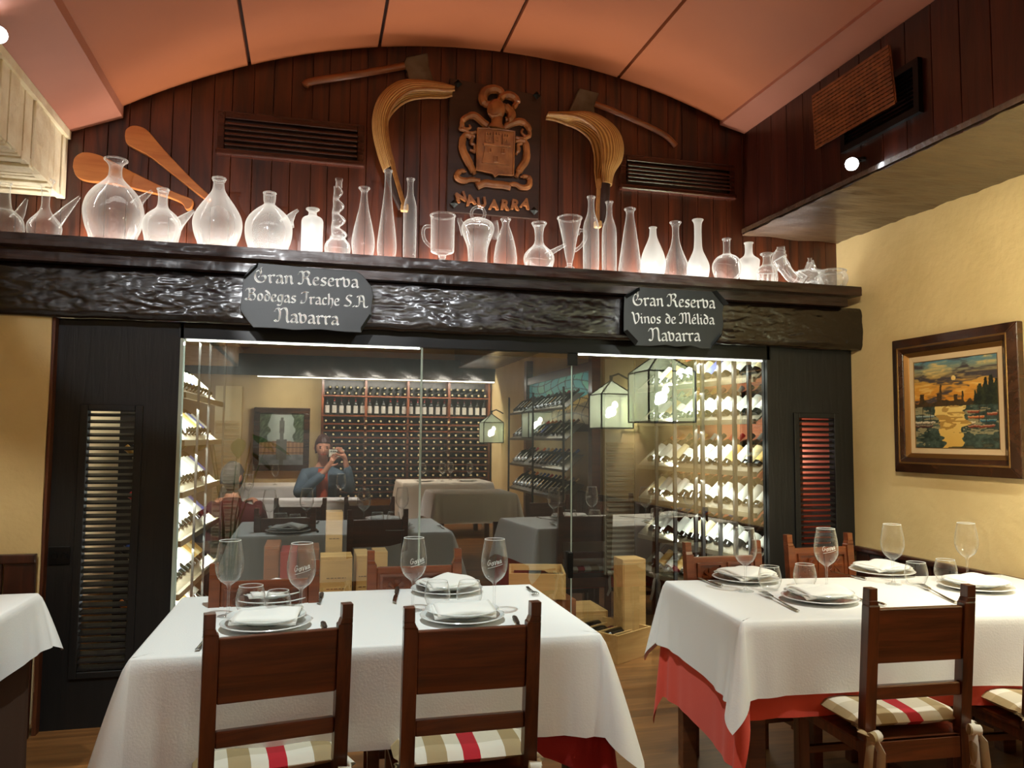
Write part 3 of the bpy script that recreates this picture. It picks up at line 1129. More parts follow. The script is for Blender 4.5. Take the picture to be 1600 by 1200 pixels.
wine_box(897, 950, 955, 5.0, 'pine', 'long low pine case lying on the cellar floor behind the open crate', depth=.34, stamp=False)


def open_crate(loc, rz, w, d, h, label, nb):
    t = thing('wine_crate', label, 'crate', loc, rz)
    for (x0, x1, y0, y1, nm) in ((-w/2, w/2, -d/2, -d/2+.015, 'front_board'), (-w/2, w/2, d/2-.015, d/2, 'back_board'), (-w/2, -w/2+.015, -d/2+.015, d/2-.015, 'side_board'), (w/2-.015, w/2, -d/2+.015, d/2-.015, 'side_board')):
        MB().box(x0, x1, y0, y1, 0, h).build(nm, 'pine', t, bevel=.002)
    MB().box(-w/2+.015, w/2-.015, -d/2+.015, d/2-.015, 0, .012).build('bottom', 'pine', t)
    for k in range(1, 4):
        y = -d/2 + d*k/4
        MB().box(-w/2+.015, w/2-.015, y-.006, y+.006, .012, h-.03).build('divider', 'pine', t)
    mw = Matrix.Translation(loc) @ Matrix.Rotation(rz, 4, 'Z')
    for k in range(nb):
        y = -d/2 + d*(k+.5)/4
        sgn = 1 if k % 2 == 0 else -1
        m = mw @ Matrix.Translation((-.15*sgn, y, h-.055)) @ Matrix.Rotation(PI/2*sgn, 4, 'Y') @ Matrix.Rotation(PI/2*sgn, 4, 'Z')
        cap = ['red', 'black', 'maroon', 'black'][k]
        wine_bottle(m, cap, 'small', 'bottle with %s capsule in the open crate between the tables, %s from the front' % (cap, ORD[k]) if loc[0] > 1.6 else 'bottle with %s capsule in the crate near the door handle, %s from the front' % (cap, ORD[k]), 'bottles in open crates')
    return t


c1 = at(962, 1040, Z=.0)
open_crate((c1.x+.05, max(c1.y, 4.16)+.30, 0), .55, .36, .46, .17, 'open pine crate of bottles on the floor between the two tables', 4)
c2 = at(838, 905, Y=5.0)
open_crate((c2.x, 5.0, .34), -.25, .36, .40, .16, 'open crate of bottles on a box near the glass door handle', 3)
wb = thing('wine_box', 'pine box standing under the open crate near the door handle', 'box', (c2.x, 4.98, 0))
MB().box(-.2, .2, -.2, .2, 0, .338).build('body', 'pine_dark', wb, bevel=.003)
# plant in the cellar behind the narrow rack
pl = thing('potted_plant', 'leafy green potted plant by the narrow bottle rack', 'plant', (at(362, 700, Y=5.5).x, 5.5, .02))
MB().lathe([(0, 0), (.07, 0), (.095, .16), (.10, .16), (.10, .18), (.085, .18), (.08, .15), (0, .15)], 18).build('pot', 'pot', pl, smooth=True)
random.seed(5)
for k in range(6):
    a = k*2.4
    h = random.uniform(1.22, 1.36)
    r = random.uniform(.08, .17)
    tip = Vector((math.cos(a)*r*1.3+.03, math.sin(a)*r*.7, h))
    m = MB()
    m.tube([(0, 0, .15), (tip.x*.3, tip.y*.3, h*.6), tip*.96], [.006, .005, .003], 6)
    m.build('stem', 'leaf', pl)
    m = MB()

    def lf(u, v, tip=tip, a=a):
        s = math.sin(PI*min(u*1.02, 1))**.7*.055*(1-.3*u)
        dx = Vector((math.cos(a), math.sin(a)*.7, -.35)).normalized()
        sd = Vector((-math.sin(a), math.cos(a), .2))
        p = tip + dx*(u*.17) + sd*((v-.5)*2*s)
        p.z -= .05*u*u + abs(v-.5)*.02
        return p
    m.grid(lf, 8, 4)
    m.build('leaf', 'leaf', pl, smooth=True, solid=.002)

# ================================================================== glassware on the mantel shelf
BY = 3.985


def glassware(name, label, cat, cx, prof, mat, spout=None, ring=None, handle=None, yy=None, extra=None, nsec=28, group=None, sy=1.0, fit=True):
    """prof: (half-width px, v px) from the base upwards, measured on the photograph"""
    Y = yy or BY
    c = at(cx, prof[0][1], Y=Y)
    sc = at(cx+50, prof[0][1], Y=Y).x - at(cx-50, prof[0][1], Y=Y).x
    sc /= 100.0
    pts = []
    for hw, v in prof:
        pts.append((hw*sc, at(cx, v, Y=Y).z))
    zb = SHZ + .001
    base = [(0, 0), (pts[0][0]*.93, 0)]
    p = base + [(r, z-zb) for r, z in pts if z-zb > .004]
    t = thing(name, label, cat, (c.x, Y, zb), 0, group)
    # smooth the outline a little
    q = [p[0], p[1]]
    for a, b in zip(p[1:-1], p[2:]):
        q += [((a[0]*.5+b[0]*.5), (a[1]+b[1])*.5), b]
    m = MB()
    prof2 = chaikin(p[1:]) if len(p) > 4 else p[1:]
    m.lathe([p[0]]+prof2, nsec, sy=sy)
    body = m.build('body', mat, t, smooth=True, ang=70)
    # thicker lip
    r, z = p[-1]
    lip = MB()
    lip.lathe([(r+.0045*math.cos(a), z+.0045*math.sin(a)) for a in [2*PI*k/8 for k in range(9)]], nsec, sy=sy)
    lip.build('lip', mat, t, smooth=True)

    def L(u, v, dy=0):
        w = at(u, v, Y=Y)
        return Vector((w.x-c.x, dy, w.z-zb))
    if spout:
        pts_, rads, = spout
        m = MB()
        m.tube([L(u, v) for u, v in pts_], [r*sc for r in rads], 12, cap=False)
        m.build('spout', mat, t, smooth=True, ang=80)
    if handle:
        pts_, r = handle
        MB().tube([L(u, v) for u, v in catmull(pts_)], r*sc, 8).build('handle', mat, t, smooth=True)
    if ring:
        u, v, R_, r = ring
        MB().tube([L(u+R_*math.cos(a), v+R_*math.sin(a)) for a in [2*PI*k/24 for k in range(25)]], r*sc, 8, cap=False).build('ring_handle', mat, t, smooth=True)
    if extra:
        extra(t, L, sc)
    return t


def chaikin(p, it=2):
    for _ in range(it):
        q = [p[0]]
        for a, b in zip(p[:-1], p[1:]):
            q.append((a[0]*.75+b[0]*.25, a[1]*.75+b[1]*.25))
            q.append((a[0]*.25+b[0]*.75, a[1]*.25+b[1]*.75))
        q.append(p[-1])
        p = q
    return p


def catmull(p, n=6):
    p = [p[0]]+list(p)+[p[-1]]
    o = []
    for i in range(1, len(p)-2):
        for k in range(n):
            t = k/n
            o.append(tuple(.5*((2*p[i][j]) + (-p[i-1][j]+p[i+1][j])*t + (2*p[i-1][j]-5*p[i][j]+4*p[i+1][j]-p[i+2][j])*t*t + (-p[i-1][j]+3*p[i][j]-3*p[i+1][j]+p[i+2][j])*t**3) for j in range(len(p[i]))))
    o.append(tuple(p[-2]))
    return o


GW = 'antique glassware along the mantel shelf'
G = glassware
G('porron', 'clear glass porron cut by the photo edge, at the far left end of the shelf', 'porron', 4, [(34, 359), (34, 352), (31, 340), (22, 332), (12, 326), (9, 300), (10, 286)], 'clear', spout=([(24, 344), (32, 332), (42, 311)], [11, 8, 2.2]), group=GW)
G('porron', 'clear glass porron with flared neck and long pointed spout, before the whitewashed boards', 'porron', 69, [(27, 362), (28, 354), (24, 346), (12, 334), (7, 326), (6, 312), (8, 295), (12, 282)], 'clear', spout=([(84, 350), (88, 346), (106, 326), (125, 307)], [11, 11, 7, 2]), group=GW)
G('demijohn', 'largest clear round demijohn with wide flat lip and small spout', 'demijohn', 176, [(38, 369), (44, 356), (48, 338), (48, 325), (44, 312), (34, 298), (20, 286), (12, 278), (10, 268), (11, 258), (17, 252), (18, 250)], 'clear2', spout=([(212, 322), (220, 312), (238, 298)], [11, 7, 2.5]), group=GW)
G('porron', 'milky glass porron with thick straight neck and upturned cone spout', 'porron', 252, [(27, 374), (30, 362), (31, 350), (28, 341), (20, 333), (10, 326), (7.5, 318), (7.5, 304), (9, 301), (9, 296)], 'milky', spout=([(274, 352), (282, 346), (303, 329)], [14, 9, 2.4]), group=GW)
G('demijohn', 'milky onion-shaped demijohn with ringed neck standing beside the wooden bat tip', 'demijohn', 339, [(31, 380), (36, 370), (39.5, 356), (39.5, 346), (36, 335), (28, 322), (18, 309), (10, 298), (8.5, 288), (8.5, 284), (10.5, 283), (10.5, 279)], 'milky', group=GW)
G('porron', 'milky round porron with square collar mouth and curled spout', 'porron', 419, [(32, 387), (36, 376), (38, 362), (37, 350), (31, 338), (20, 328), (10, 321), (8, 318), (9.5, 315), (10, 304), (9.5, 302)], 'milky', spout=([(448, 350), (452, 342), (460, 332), (466, 328)], [13, 8, 3.5, 2.4]), group=GW)
G('apothecary_jar', 'squat frosted jar with square shoulders and flat lip', 'jar', 487, [(17.5, 391), (17, 380), (17.3, 350), (17, 344), (14, 340), (7, 338), (6, 331), (9.5, 329), (9.5, 327)], 'frost', group=GW)


def twist(t, L, sc):
    m = MB()
    n, seg = 14, 90
    v0, v1 = 372, 292
    b = len(m.v)
    for j in range(seg+1):
        f = j/seg
        v = v0+(v1-v0)*f
        ph = f*PI*7.2
        R_ = (13-6.5*f)*(.80+.20*math.sin(ph*2.0*.5))
        off = 3.2*(1-f*.5)*math.sin(ph)
        off2 = 3.2*(1-f*.5)*math.cos(ph)
        cpt = L(527+off, v)
        for k in range(n):
            a = 2*PI*k/n
            m.v.append((cpt.x+R_*sc*math.cos(a), off2*sc+R_*sc*math.sin(a), cpt.z))
    for j in range(seg):
        for k in range(n):
            k2 = (k+1) % n
            m.f.append((b+j*n+k, b+j*n+k2, b+(j+1)*n+k2, b+(j+1)*n+k))
    m.build('twisted_neck', 'clear2', t, smooth=True, ang=80)
    MB().lathe([(r*sc, L(527, v).z) for r, v in ((5.2, 293), (5, 284), (6, 282), (6, 279))], 16).build('mouth', 'clear2', t, smooth=True)


G('twisted_bottle', 'clear bottle with corkscrew twisted tall neck on a bulb foot', 'bottle', 527, [(20, 396), (21, 388), (19, 380), (13, 374), (11, 371)], 'clear2', extra=twist, group=GW)
G('carafe', 'clear flared-lip carafe standing next to the corkscrew bottle', 'carafe', 567, [(16, 399), (18, 388), (18.5, 376), (15, 356), (9, 332), (6, 316), (5, 304), (5, 299), (8, 296), (8, 294)], 'clear', group=GW)
G('slim_bottle', 'tall slim cone bottle standing before the basket glove handle', 'bottle', 604, [(14, 401), (15.5, 390), (15, 376), (11, 344), (6.5, 308), (5, 285), (5, 272), (6, 270), (6, 267)], 'clear', group=GW)
G('slim_bottle', 'tall straight narrow bottle with rounded shoulders left of the footed mug', 'bottle', 639.5, [(10, 403), (10.3, 390), (10.5, 330), (9.5, 318), (5.5, 306), (4.6, 298), (4.6, 285), (5.4, 284), (5.4, 280)], 'clear', group=GW)


def footed(cx, v_stem, v_foot, hw):
    def fn(t, L, sc):
        prof = [(hw, v_foot), (hw*.9, v_foot-3), (hw*.35, v_foot-6), (hw*.55, v_foot-9), (hw*.35, v_stem)]
        zs_ = [(0, 0), (hw*sc, 0)] + [(r*sc, L(cx, v).z) for r, v in prof[1:]]
        MB().lathe(zs_, 20).build('foot', 'clear', t, smooth=True)
    return fn


G('footed_mug', 'cylindrical clear glass mug with handle on the left and knob foot', 'mug', 691, [(4, 403), (8, 397), (18, 395), (18.5, 390), (18.5, 350), (19, 337)], 'clear', handle=([(674, 386), (664, 376), (661, 362), (665, 354), (674, 354)], 2.6), extra=footed(691, 398, 411, 11), group=GW)


def cruet_extra(t, L, sc):
    MB().tube([L(u, v) for u, v in catmull([(770, 372), (773, 360), (772, 352), (771, 346)])], [7*sc]*19, 12, cap=False).build('filler_neck', 'clear2', t, smooth=True)


G('cruet', 'clear glass water jug with a ring on its lid and two spouts', 'jug', 746, [(15, 411), (14.5, 400), (16, 385), (22, 370), (25.5, 360), (25, 352), (20, 346), (12, 343), (5, 341)], 'clear2',
  spout=([(727, 366), (722, 352), (718, 345), (718, 341)], [7, 5, 3.5, 3]), ring=(747, 334, 10.5, 2.4), extra=cruet_extra, group=GW)
G('carafe', 'clear bell-shaped bottle to the right of the two-spouted jug', 'carafe', 789.5, [(17, 415), (18, 408), (17.5, 398), (14, 378), (9, 362), (5.5, 353), (5, 349), (7, 345), (7, 343)], 'clear', group=GW)
G('porron', 'small clear porron with thin straight spout beside the conical mug', 'porron', 842, [(20, 419), (23, 410), (23.5, 402), (20, 394), (11, 386), (6.5, 380), (6, 368), (7.5, 356), (10.5, 352), (10.5, 349)], 'clear2', spout=([(858, 400), (862, 394), (884, 382)], [8, 4, 2.2]), group=GW)
G('footed_mug', 'tall conical clear mug with handle on the right and stem foot', 'mug', 890, [(4, 410), (6, 404), (7, 398), (12, 368), (18, 341)], 'clear', handle=([(898, 392), (908, 384), (915, 372), (914, 362), (906, 360), (903, 366)], 2.4), extra=footed(890, 412, 421, 8), group=GW)
G('slim_bottle', 'embossed clear bottle left of the dark glove handle', 'bottle', 923.5, [(11.5, 423), (12, 412), (12, 356), (10, 346), (5.5, 334), (4.6, 324), (4.6, 313), (5.5, 312), (5.5, 308)], 'clear2', group=GW)
G('slim_bottle', 'embossed clear bottle right of the dark glove handle', 'bottle', 952, [(10.5, 425), (11, 414), (11, 362), (9, 352), (5, 340), (4.2, 330), (4.2, 321), (5, 320), (5, 316)], 'clear2', group=GW)
G('carafe', 'tall clear cone decanter with flat lip right of the embossed bottles', 'carafe', 984.5, [(17, 428), (17.5, 422), (14, 396), (9.5, 362), (6, 340), (5.2, 332), (7.5, 329), (7.5, 327)], 'clear', group=GW)
G('vase', 'frosted teardrop bottle with spiral ribs', 'vase', 1020.5, [(15, 430), (18, 420), (18.5, 410), (15, 394), (9, 380), (5.5, 370), (4.8, 362), (4.8, 356)], 'frost', group=GW)
G('carafe', 'clear teardrop carafe between two frosted bottles', 'carafe', 1056, [(17, 431), (19, 424), (18, 414), (12, 398), (7, 384), (4.8, 372), (4.6, 354), (7.5, 350), (7.5, 348)], 'clear', group=GW)
G('vase', 'frosted long-necked bottle with a shell mark on its belly', 'vase', 1091, [(14, 434), (16, 424), (16, 414), (11, 402), (6.5, 392), (5.2, 380), (5, 350), (7, 346), (7, 344)], 'frost', group=GW)
G('flask', 'clear spherical flask with short straight neck', 'flask', 1136, [(15, 437), (19, 428), (20.8, 418), (19, 408), (13, 401), (6, 398), (4.6, 394), (4.8, 380), (5.2, 374)], 'clear', group=GW)
G('flask', 'frosted shouldered bottle overlapping the spherical flask', 'flask', 1170.5, [(12.5, 438), (13, 430), (15, 410), (14.5, 406), (9, 402), (5.5, 398), (5, 390), (5.6, 380)], 'frost', group=GW, yy=4.03)


def elephant(t, L, sc):
    m = MB()
    for u in (1187, 1194, 1202, 1209):
        m.tube([L(u, 428, -.01), L(u-.5, 437, -.012), (L(u-.8, 430).x, -.012, .002)], [4*sc, 4.6*sc, 4*sc], 10)
    m.build('feet', 'clear2', t, smooth=True)


G('figure_bottle', 'squat clear bottle with stubby feet and flared mouth before the frosted shouldered one', 'bottle', 1198.5, [(12, 434), (14, 428), (14, 422), (10, 417), (6, 414), (5, 404), (6, 400), (8, 398), (8, 397)], 'clear2', extra=elephant, group=GW, yy=3.93)


def shoe(t, L, sc):
    m = MB()
    # sole and toe sweep of the high heel
    m.tube([L(u, v) for u, v in catmull([(1217, 404), (1224, 416), (1234, 430), (1243, 437), (1251, 439)])], [9*sc]*8+[8*sc]*9+[6*sc]*7+[4*sc], 12, up=(0, 1, 0))
    m.build('toe', 'clear2', t, smooth=True)
    MB().tube([L(1212, 414), L(1211, 426), (L(1211, 430).x, 0, .002)], [5*sc, 3*sc, 2.4*sc], 10).build('heel', 'clear2', t, smooth=True)


t = thing('shoe_bottle', 'clear glass bottle shaped like a high-heeled shoe', 'bottle', (at(1220, 440, Y=BY).x, BY, SHZ+.001), 0, GW)
c_ = at(1220, 440, Y=BY)


def Lshoe(u, v, dy=0):
    w = at(u, v, Y=BY)
    return Vector((w.x-c_.x, dy, w.z-SHZ-.001))


sc_ = (at(1270, 440, Y=BY).x-at(1170, 440, Y=BY).x)/100
shoe(t, Lshoe, sc_)
MB().tube([Lshoe(u, v) for u, v in catmull([(1217, 414), (1217, 404), (1219, 396), (1220, 390), (1220, 386)])], [x*sc_ for x in ([10]*6+[9.5]*6+[7]*5+[5.5]*4+[5]*3+[5.5])], 14, cap=False).build('ankle', 'clear2', t, smooth=True)
# five-pointed star bottle
t = thing('star_bottle', 'clear star-shaped bottle with short neck near the right end', 'bottle', (at(1266, 443, Y=BY).x, BY, SHZ+.001), 0, GW)
c2_ = at(1266, 443, Y=BY)


def Lstar(u, v):
    w = at(u, v, Y=BY)
    return (w.x-c2_.x, max(w.z-SHZ-.001, .001))


poly = [Lstar(u, v) for u, v in ((1266, 408), (1271, 422), (1289, 424), (1277, 433), (1284, 447), (1266, 440), (1248, 447), (1256, 433), (1244, 424), (1261, 422))]
MB().prism(poly, .05, lambda x, y, z: (x, z-.025, y)).build('body', 'clear2', t, bevel=.012)
m = MB()
for yy in (-.024, .024):
    m.tube([(x, yy, z) for x, z in poly+[poly[0]]], .0045, 8)
m.build('outline', 'clear2', t, smooth=True)
q = [Lstar(1266, v) for v in (412, 405, 403)]
MB().lathe([(.011, q[0][1]), (.010, q[1][1]), (.013, q[2][1])], 16, (0, 0, 0)).build('neck', 'clear2', t, smooth=True)
G('glass_bowl', 'low wide milky glass bowl at the right end of the shelf', 'bowl', 1301, [(17, 446), (20, 440), (19.5, 431), (17, 428), (17.5, 424)], 'milky', group=GW)

# ================================================================== things hung on the plank wall
WY = 4.195


def wall_pt(u, v, y=WY):
    return at(u, v, Y=y)


def vent(u0, v0, u1, v1, n, label):
    """louvred wooden vent; corners given on the photograph"""
    a, b = wall_pt(u0, v0, 4.17), wall_pt(u1, v1, 4.17)
    x0, x1, z1, z0 = a.x, b.x, a.z, b.z
    t = thing('wall_vent', label, 'vent', ((x0+x1)/2, YU, z0))
    w, h = (x1-x0)/2, z1-z0
    m = MB()
    m.box(-w, -w+.035, -.035, 0, 0, h)
    m.box(w-.035, w, -.035, 0, 0, h)
    m.box(-w+.035, w-.035, -.035, 0, h-.04, h)
    m.build('frame', 'vent', t, bevel=.005)
    MB().box(-w-.005, w+.005, -.05, 0, -.002, .03).build('sill', 'vent', t, bevel=.008)
    MB().box(-w+.035, w-.035, -.004, -.001, .03, h-.04).build('backing', 'seam', t)
    for k in range(n):
        z = .065 + (h-.12)*k/(n-1)*.98
        m = MB()
        m.quadbox([(-w+.036, -.050, z-.020), (w-.036, -.050, z-.020), (w-.036, -.006, z-.002), (-w+.036, -.006, z-.002), (-w+.036, -.050, z-.006), (w-.036, -.050, z-.006), (w-.036, -.006, z+.012), (-w+.036, -.006, z+.012)])
        m.build('slat', 'vent', t, bevel=.005)
    return t


vent(341, 172, 568, 262, 5, 'dark wooden louvred vent left of the left basket glove')
vent(970, 240, 1148, 312, 5, 'dark wooden louvred vent right of the right basket glove')


def flat_shape(name, mat, parent, outline, y0, th, origin, bevel=.006):
    pts = [wall_pt(u, v, y0) for u, v in outline]
    poly = [(p.x-origin.x, p.z-origin.z) for p in pts]
    return recalc(MB().prism(poly, th, lambda x, y, z: (x, -z, y)).build(name, mat, parent, bevel=bevel))


def bat(label, outline, y0=4.16):
    o = wall_pt(*outline[0], y0)
    o.y = YU-.012
    t = thing('wooden_bat', label, 'bat', o)
    oo = Vector(o)
    pts = [wall_pt(u, v, 4.17) for u, v in outline]
    poly = [(p.x-oo.x, p.z-oo.z) for p in pts]
    recalc(MB().prism(poly, .035, lambda x, y, z: (x, -z, y)).build('blade', 'paddle', t, bevel=.009))
    return t


bat('long wooden pelota bat leaning steeply, upper of the two', catmull([(196, 214), (198, 204), (208, 198), (222, 200), (234, 208), (256, 234), (284, 264), (308, 288), (330, 309), (324, 314), (300, 297), (268, 272), (236, 247), (210, 233), (199, 226), (196, 214)], 4)[:-1])
bat('wooden pelota bat lying lower, its handle behind the milky porron', catmull([(115, 262), (118, 248), (130, 240), (146, 241), (166, 248), (200, 266), (240, 286), (270, 300), (298, 311), (302, 316), (299, 326), (291, 328), (284, 318), (260, 308), (220, 298), (170, 287), (138, 284), (121, 277), (115, 262)], 4)[:-1])


def axe(label, head, hpts, hw):
    o = wall_pt(*hpts[0], 4.17)
    o.y = YU
    t = thing('axe', label, 'axe', o)
    pts = catmull(hpts)
    m = MB()
    m.tube([wall_pt(u, v, 4.17)-o for u, v in pts], hw, 10, flat=(1, .8))
    m.build('handle', 'axe_handle', t, smooth=True)
    poly = [(p.x-o.x, p.z-o.z) for p in (wall_pt(u, v, 4.165) for u, v in head)]
    recalc(MB().prism(poly, .03, lambda x, y, z: (x, -z-.012, y)).build('head', 'axe_head', t, bevel=.006))
    return t


axe('axe with light handle pointing left, above the left basket glove', [(630, 100), (634, 90), (668, 83), (670, 104), (678, 128), (654, 128), (639, 126), (636, 112)], [(476, 134), (484, 128), (520, 122), (570, 114), (632, 103)], .021)
axe('axe with dark handle pointing right, above the right basket glove', [(905, 138), (936, 146), (928, 166), (929, 178), (908, 177), (888, 176)], [(929, 162), (960, 174), (1010, 196), (1040, 212), (1056, 228)], .018)


def cesta(label, outer, inner, tipw, handle_pts, strap):
    """curved wicker basket glove: the channel between an outer and an inner edge, hollow towards the inner edge"""
    y0 = 4.12
    o = wall_pt(*handle_pts[-1], y0)
    o.y = YU
    t = thing('basket_glove', label, 'basket glove', o)
    A, B = catmull(outer, 8), catmull(inner, 8)
    n = min(len(A), len(B))
    m = MB()

    def fn(u, v):
        i = u*(n-1)
        k = min(int(i), n-2)
        f = i-k
        a = wall_pt(*(A[k][j]*(1-f)+A[k+1][j]*f for j in (0, 1)), y0)
        b = wall_pt(*(B[k][j]*(1-f)+B[k+1][j]*f for j in (0, 1)), y0)
        # v runs inner(back) -> outer -> inner(front), forming a C section
        ph = PI*v
        w = (a-b).length
        dep = min(.075, .03+w*.45)
        p = b + (a-b)*(math.sin(ph)**.7)
        p.y = y0 + dep*.9*math.cos(ph)*(1 if math.cos(ph) < 0 else .9)
        p += (a-b).normalized()*(.0016*math.cos(v*PI*18))
        return p-o
    m.grid(fn, 70, 34, uv=True)
    m.build('basket', 'wicker', t, smooth=True, ang=80, solid=.006)
    for E, nm in ((B, 'rim'),):
        for sgn in (1, -1):
            pts = []
            for k, (u, v) in enumerate(E[:n]):
                a, b = wall_pt(*A[min(k, n-1)], y0), wall_pt(u, v, y0)
                w = (a-b).length
                dep = min(.075, .03+w*.45)
                p = Vector(b)
                p.y = y0 + sgn*dep*.88*(1 if sgn < 0 else .9)
                pts.append(p-o)
            MB().tube(pts, .008, 8).build(nm, 'wicker', t, smooth=True)
    m = MB()
    hp = catmull(handle_pts)
    m.tube([wall_pt(u, v, y0-.01)-o for u, v in hp], [.028-.010*abs(k/(len(hp)-1)-.3) for k in range(len(hp))], 12, flat=(1, .9))
    m.build('leather_wrap', 'leather', t, smooth=True)
    m = MB()
    sp = catmull(strap)
    m.tube([wall_pt(u, v, y0-.045)-o for u, v in sp], .012, 8)
    m.build('rib', 'wicker', t, smooth=True)
    q = wall_pt(*strap[-1], y0-.03)-o
    MB().box(q.x-.02, q.x+.02, q.y-.02, q.y+.02, q.z-.03, q.z+.01).build('end_knob', 'pine', t, bevel=.008)
    return t


cesta('curved wicker basket glove curling right, left of the carved crest',
      [(600, 268), (590, 238), (583, 205), (584, 175), (596, 148), (622, 129), (655, 127), (690, 132), (709, 137)],
      [(614, 262), (607, 235), (603, 205), (606, 184), (618, 165), (640, 150), (668, 146), (694, 147), (708, 145)], 0,
      [(606, 258), (612, 280), (620, 306), (628, 326)], [(612, 250), (618, 275), (626, 303), (632, 322)])
cesta('wicker basket glove with broad scoop curling left, right of the carved crest',
      [(954, 291), (958, 272), (970, 252), (973, 230), (966, 208), (948, 190), (922, 178), (885, 177), (856, 177)],
      [(938, 289), (936, 268), (936, 248), (934, 230), (928, 213), (914, 199), (896, 190), (874, 184), (855, 182)], 0,
      [(947, 286), (945, 310), (943, 332), (941, 350)], [(936, 280), (935, 300), (934, 325), (934, 348)])

# ---------------------------------------------------------------- carved crest plaque
PY = 4.175
o = wall_pt(770, 337, PY)
o.y = YU
cr = thing('crest_plaque', 'dark wooden plaque with a carved coat of arms and raised lettering', 'plaque', o)
flat_shape('board', 'plaque', cr, [(697, 331), (703, 122), (846, 150), (841, 343)], PY, .03, o, .004)
for u, v in ((708, 321), (832, 332), (714, 135), (836, 153)):
    p = wall_pt(u, v, PY)-o
    m = MB()
    s = .024
    m.v = [(p.x-s, -.06, p.z), (p.x, -.06, p.z-s), (p.x+s, -.06, p.z), (p.x, -.06, p.z+s), (p.x, -.078, p.z)]
    m.f = [(0, 1, 4), (1, 2, 4), (2, 3, 4), (3, 0, 4), (3, 2, 1, 0)]
    m.build('stud', 'stud', cr)


def crp(u, v, d=0):
    p = wall_pt(u, v, PY-.03)-o
    return Vector((p.x, -.058-d, p.z))


def crest_tube(m, pts, rad, n=8, fl=(1, 1), d=.004):
    q = catmull(pts)
    r = rad if not hasattr(rad, '__len__') else [rad[min(int(k/(len(q)-1)*(len(rad)-1)+.5), len(rad)-1)] for k in range(len(q))]
    m.tube([crp(u, v, d) for u, v in q], r, n, flat=fl)


def Z(u, v):
    """from the enlarged view of the crest to the photograph"""
    return (690+u*170/887, 120+v*230/1200)


# shield with raised border
sp = [Z(*p) for p in ((288, 432), (440, 440), (588, 460), (580, 640), (575, 815), (500, 810), (455, 805), (430, 825), (410, 795), (380, 790), (280, 770), (282, 600))]
poly = [(crp(*p).x, crp(*p).z) for p in sp]
recalc(MB().prism(poly, .022, lambda x, y, z: (x, -.056-z, y)).build('shield', 'carve', cr, bevel=.004))
m = MB()
q = sp+[sp[0]]
m.tube([crp(u, v, .022) for u, v in q], .0055, 8)
m.build('shield_border', 'carve', cr, smooth=True)
m = MB()


def relief(m, pts, d0, d1):
    pl = [(crp(*Z(*p)).x, crp(*Z(*p)).z) for p in pts]
    m.prism(pl, d1-d0, lambda x, y, z: (x, -.056-d0-z, y))


def rect(u0, v0, u1, v1):
    return [(u0, v0), (u1, v0+(u1-u0)*.09), (u1, v1+(u1-u0)*.09), (u0, v1)]


relief(m, [(330, 560), (545, 580), (545, 596), (330, 576)], .02, .045)
relief(m, [(345, 575), (530, 592), (540, 735), (320, 715)], .02, .032)
for (u0, v0, u1, v1) in ((345, 492, 397, 555), (412, 490, 470, 565), (485, 505, 535, 572)):
    relief(m, rect(u0, v0, u1, v1), .02, .038)
    w = (u1-u0)/5
    for k in (0, 2, 4):
        relief(m, rect(u0+w*k, v0-20+w*k*.09, u0+w*(k+1), v0+4+w*k*.09), .02, .042)
m2 = recalc(m.build('castle', 'carve', cr, bevel=.0015))
m = MB()
for (u, v, ww, hh) in ((372, 528, 18, 24), (441, 528, 20, 26), (510, 540, 18, 24), (382, 615, 22, 34), (490, 625, 22, 34), (432, 690, 30, 44)):
    m = MB()
    for a_, b_ in (((u-ww/2, v-hh/2), (u+ww/2, v-hh/2)), ((u-ww/2, v+hh/2), (u+ww/2, v+hh/2)), ((u-ww/2, v-hh/2), (u-ww/2, v+hh/2)), ((u+ww/2, v-hh/2), (u+ww/2, v+hh/2))):
        m.tube([crp(*Z(*a_), .036), crp(*Z(*b_), .036)], .004, 6)
    m.build('castle_window', 'carve', cr, smooth=True)
# helmet in profile: egg-shaped skull with visor and gorget
hc = crp(*Z(440, 275), .016)
m = MB()


def hel(u, v):
    a, b_ = 2*PI*u, PI*v
    rx, rz, ry = .052, .058, .030
    x = rx*math.sin(b_)*math.cos(a)
    z = rz*math.cos(b_)
    if z < 0 and x < 0:
        x *= 1.05
        z *= 1.15
    return hc+Vector((x, ry*math.sin(b_)*math.sin(a), z))


m.grid(hel, 20, 12)
m.tube([crp(*Z(372, 318), .03), crp(*Z(400, 340), .036), crp(*Z(440, 335), .036), crp(*Z(470, 290), .03)], .007, 8)
m.tube([crp(*Z(445, 330), .012), crp(*Z(445, 385), .012), crp(*Z(440, 430), .010)], [.034, .032, .055], 14, flat=(1, .7))
for k in range(5):
    m.tube([crp(*Z(385+k*12, 250), .038), crp(*Z(387+k*12, 300), .040)], .0025, 6)
m.build('helmet', 'carve', cr, smooth=True, ang=60)
m = MB()
crest_tube(m, [Z(*p) for p in ((400, 215), (360, 230), (335, 190), (350, 130), (410, 105), (470, 120), (490, 170), (455, 205))], [.012, .02, .026, .028, .026, .024, .018, .01])
crest_tube(m, [Z(*p) for p in ((455, 200), (500, 160), (560, 160), (605, 195), (595, 240), (560, 265))], [.012, .022, .026, .024, .016, .008])
crest_tube(m, [Z(*p) for p in ((500, 230), (540, 270), (565, 310), (550, 350), (515, 355))], [.012, .024, .028, .026, .016])
m.build('plume', 'carve', cr, smooth=True)
m = MB()
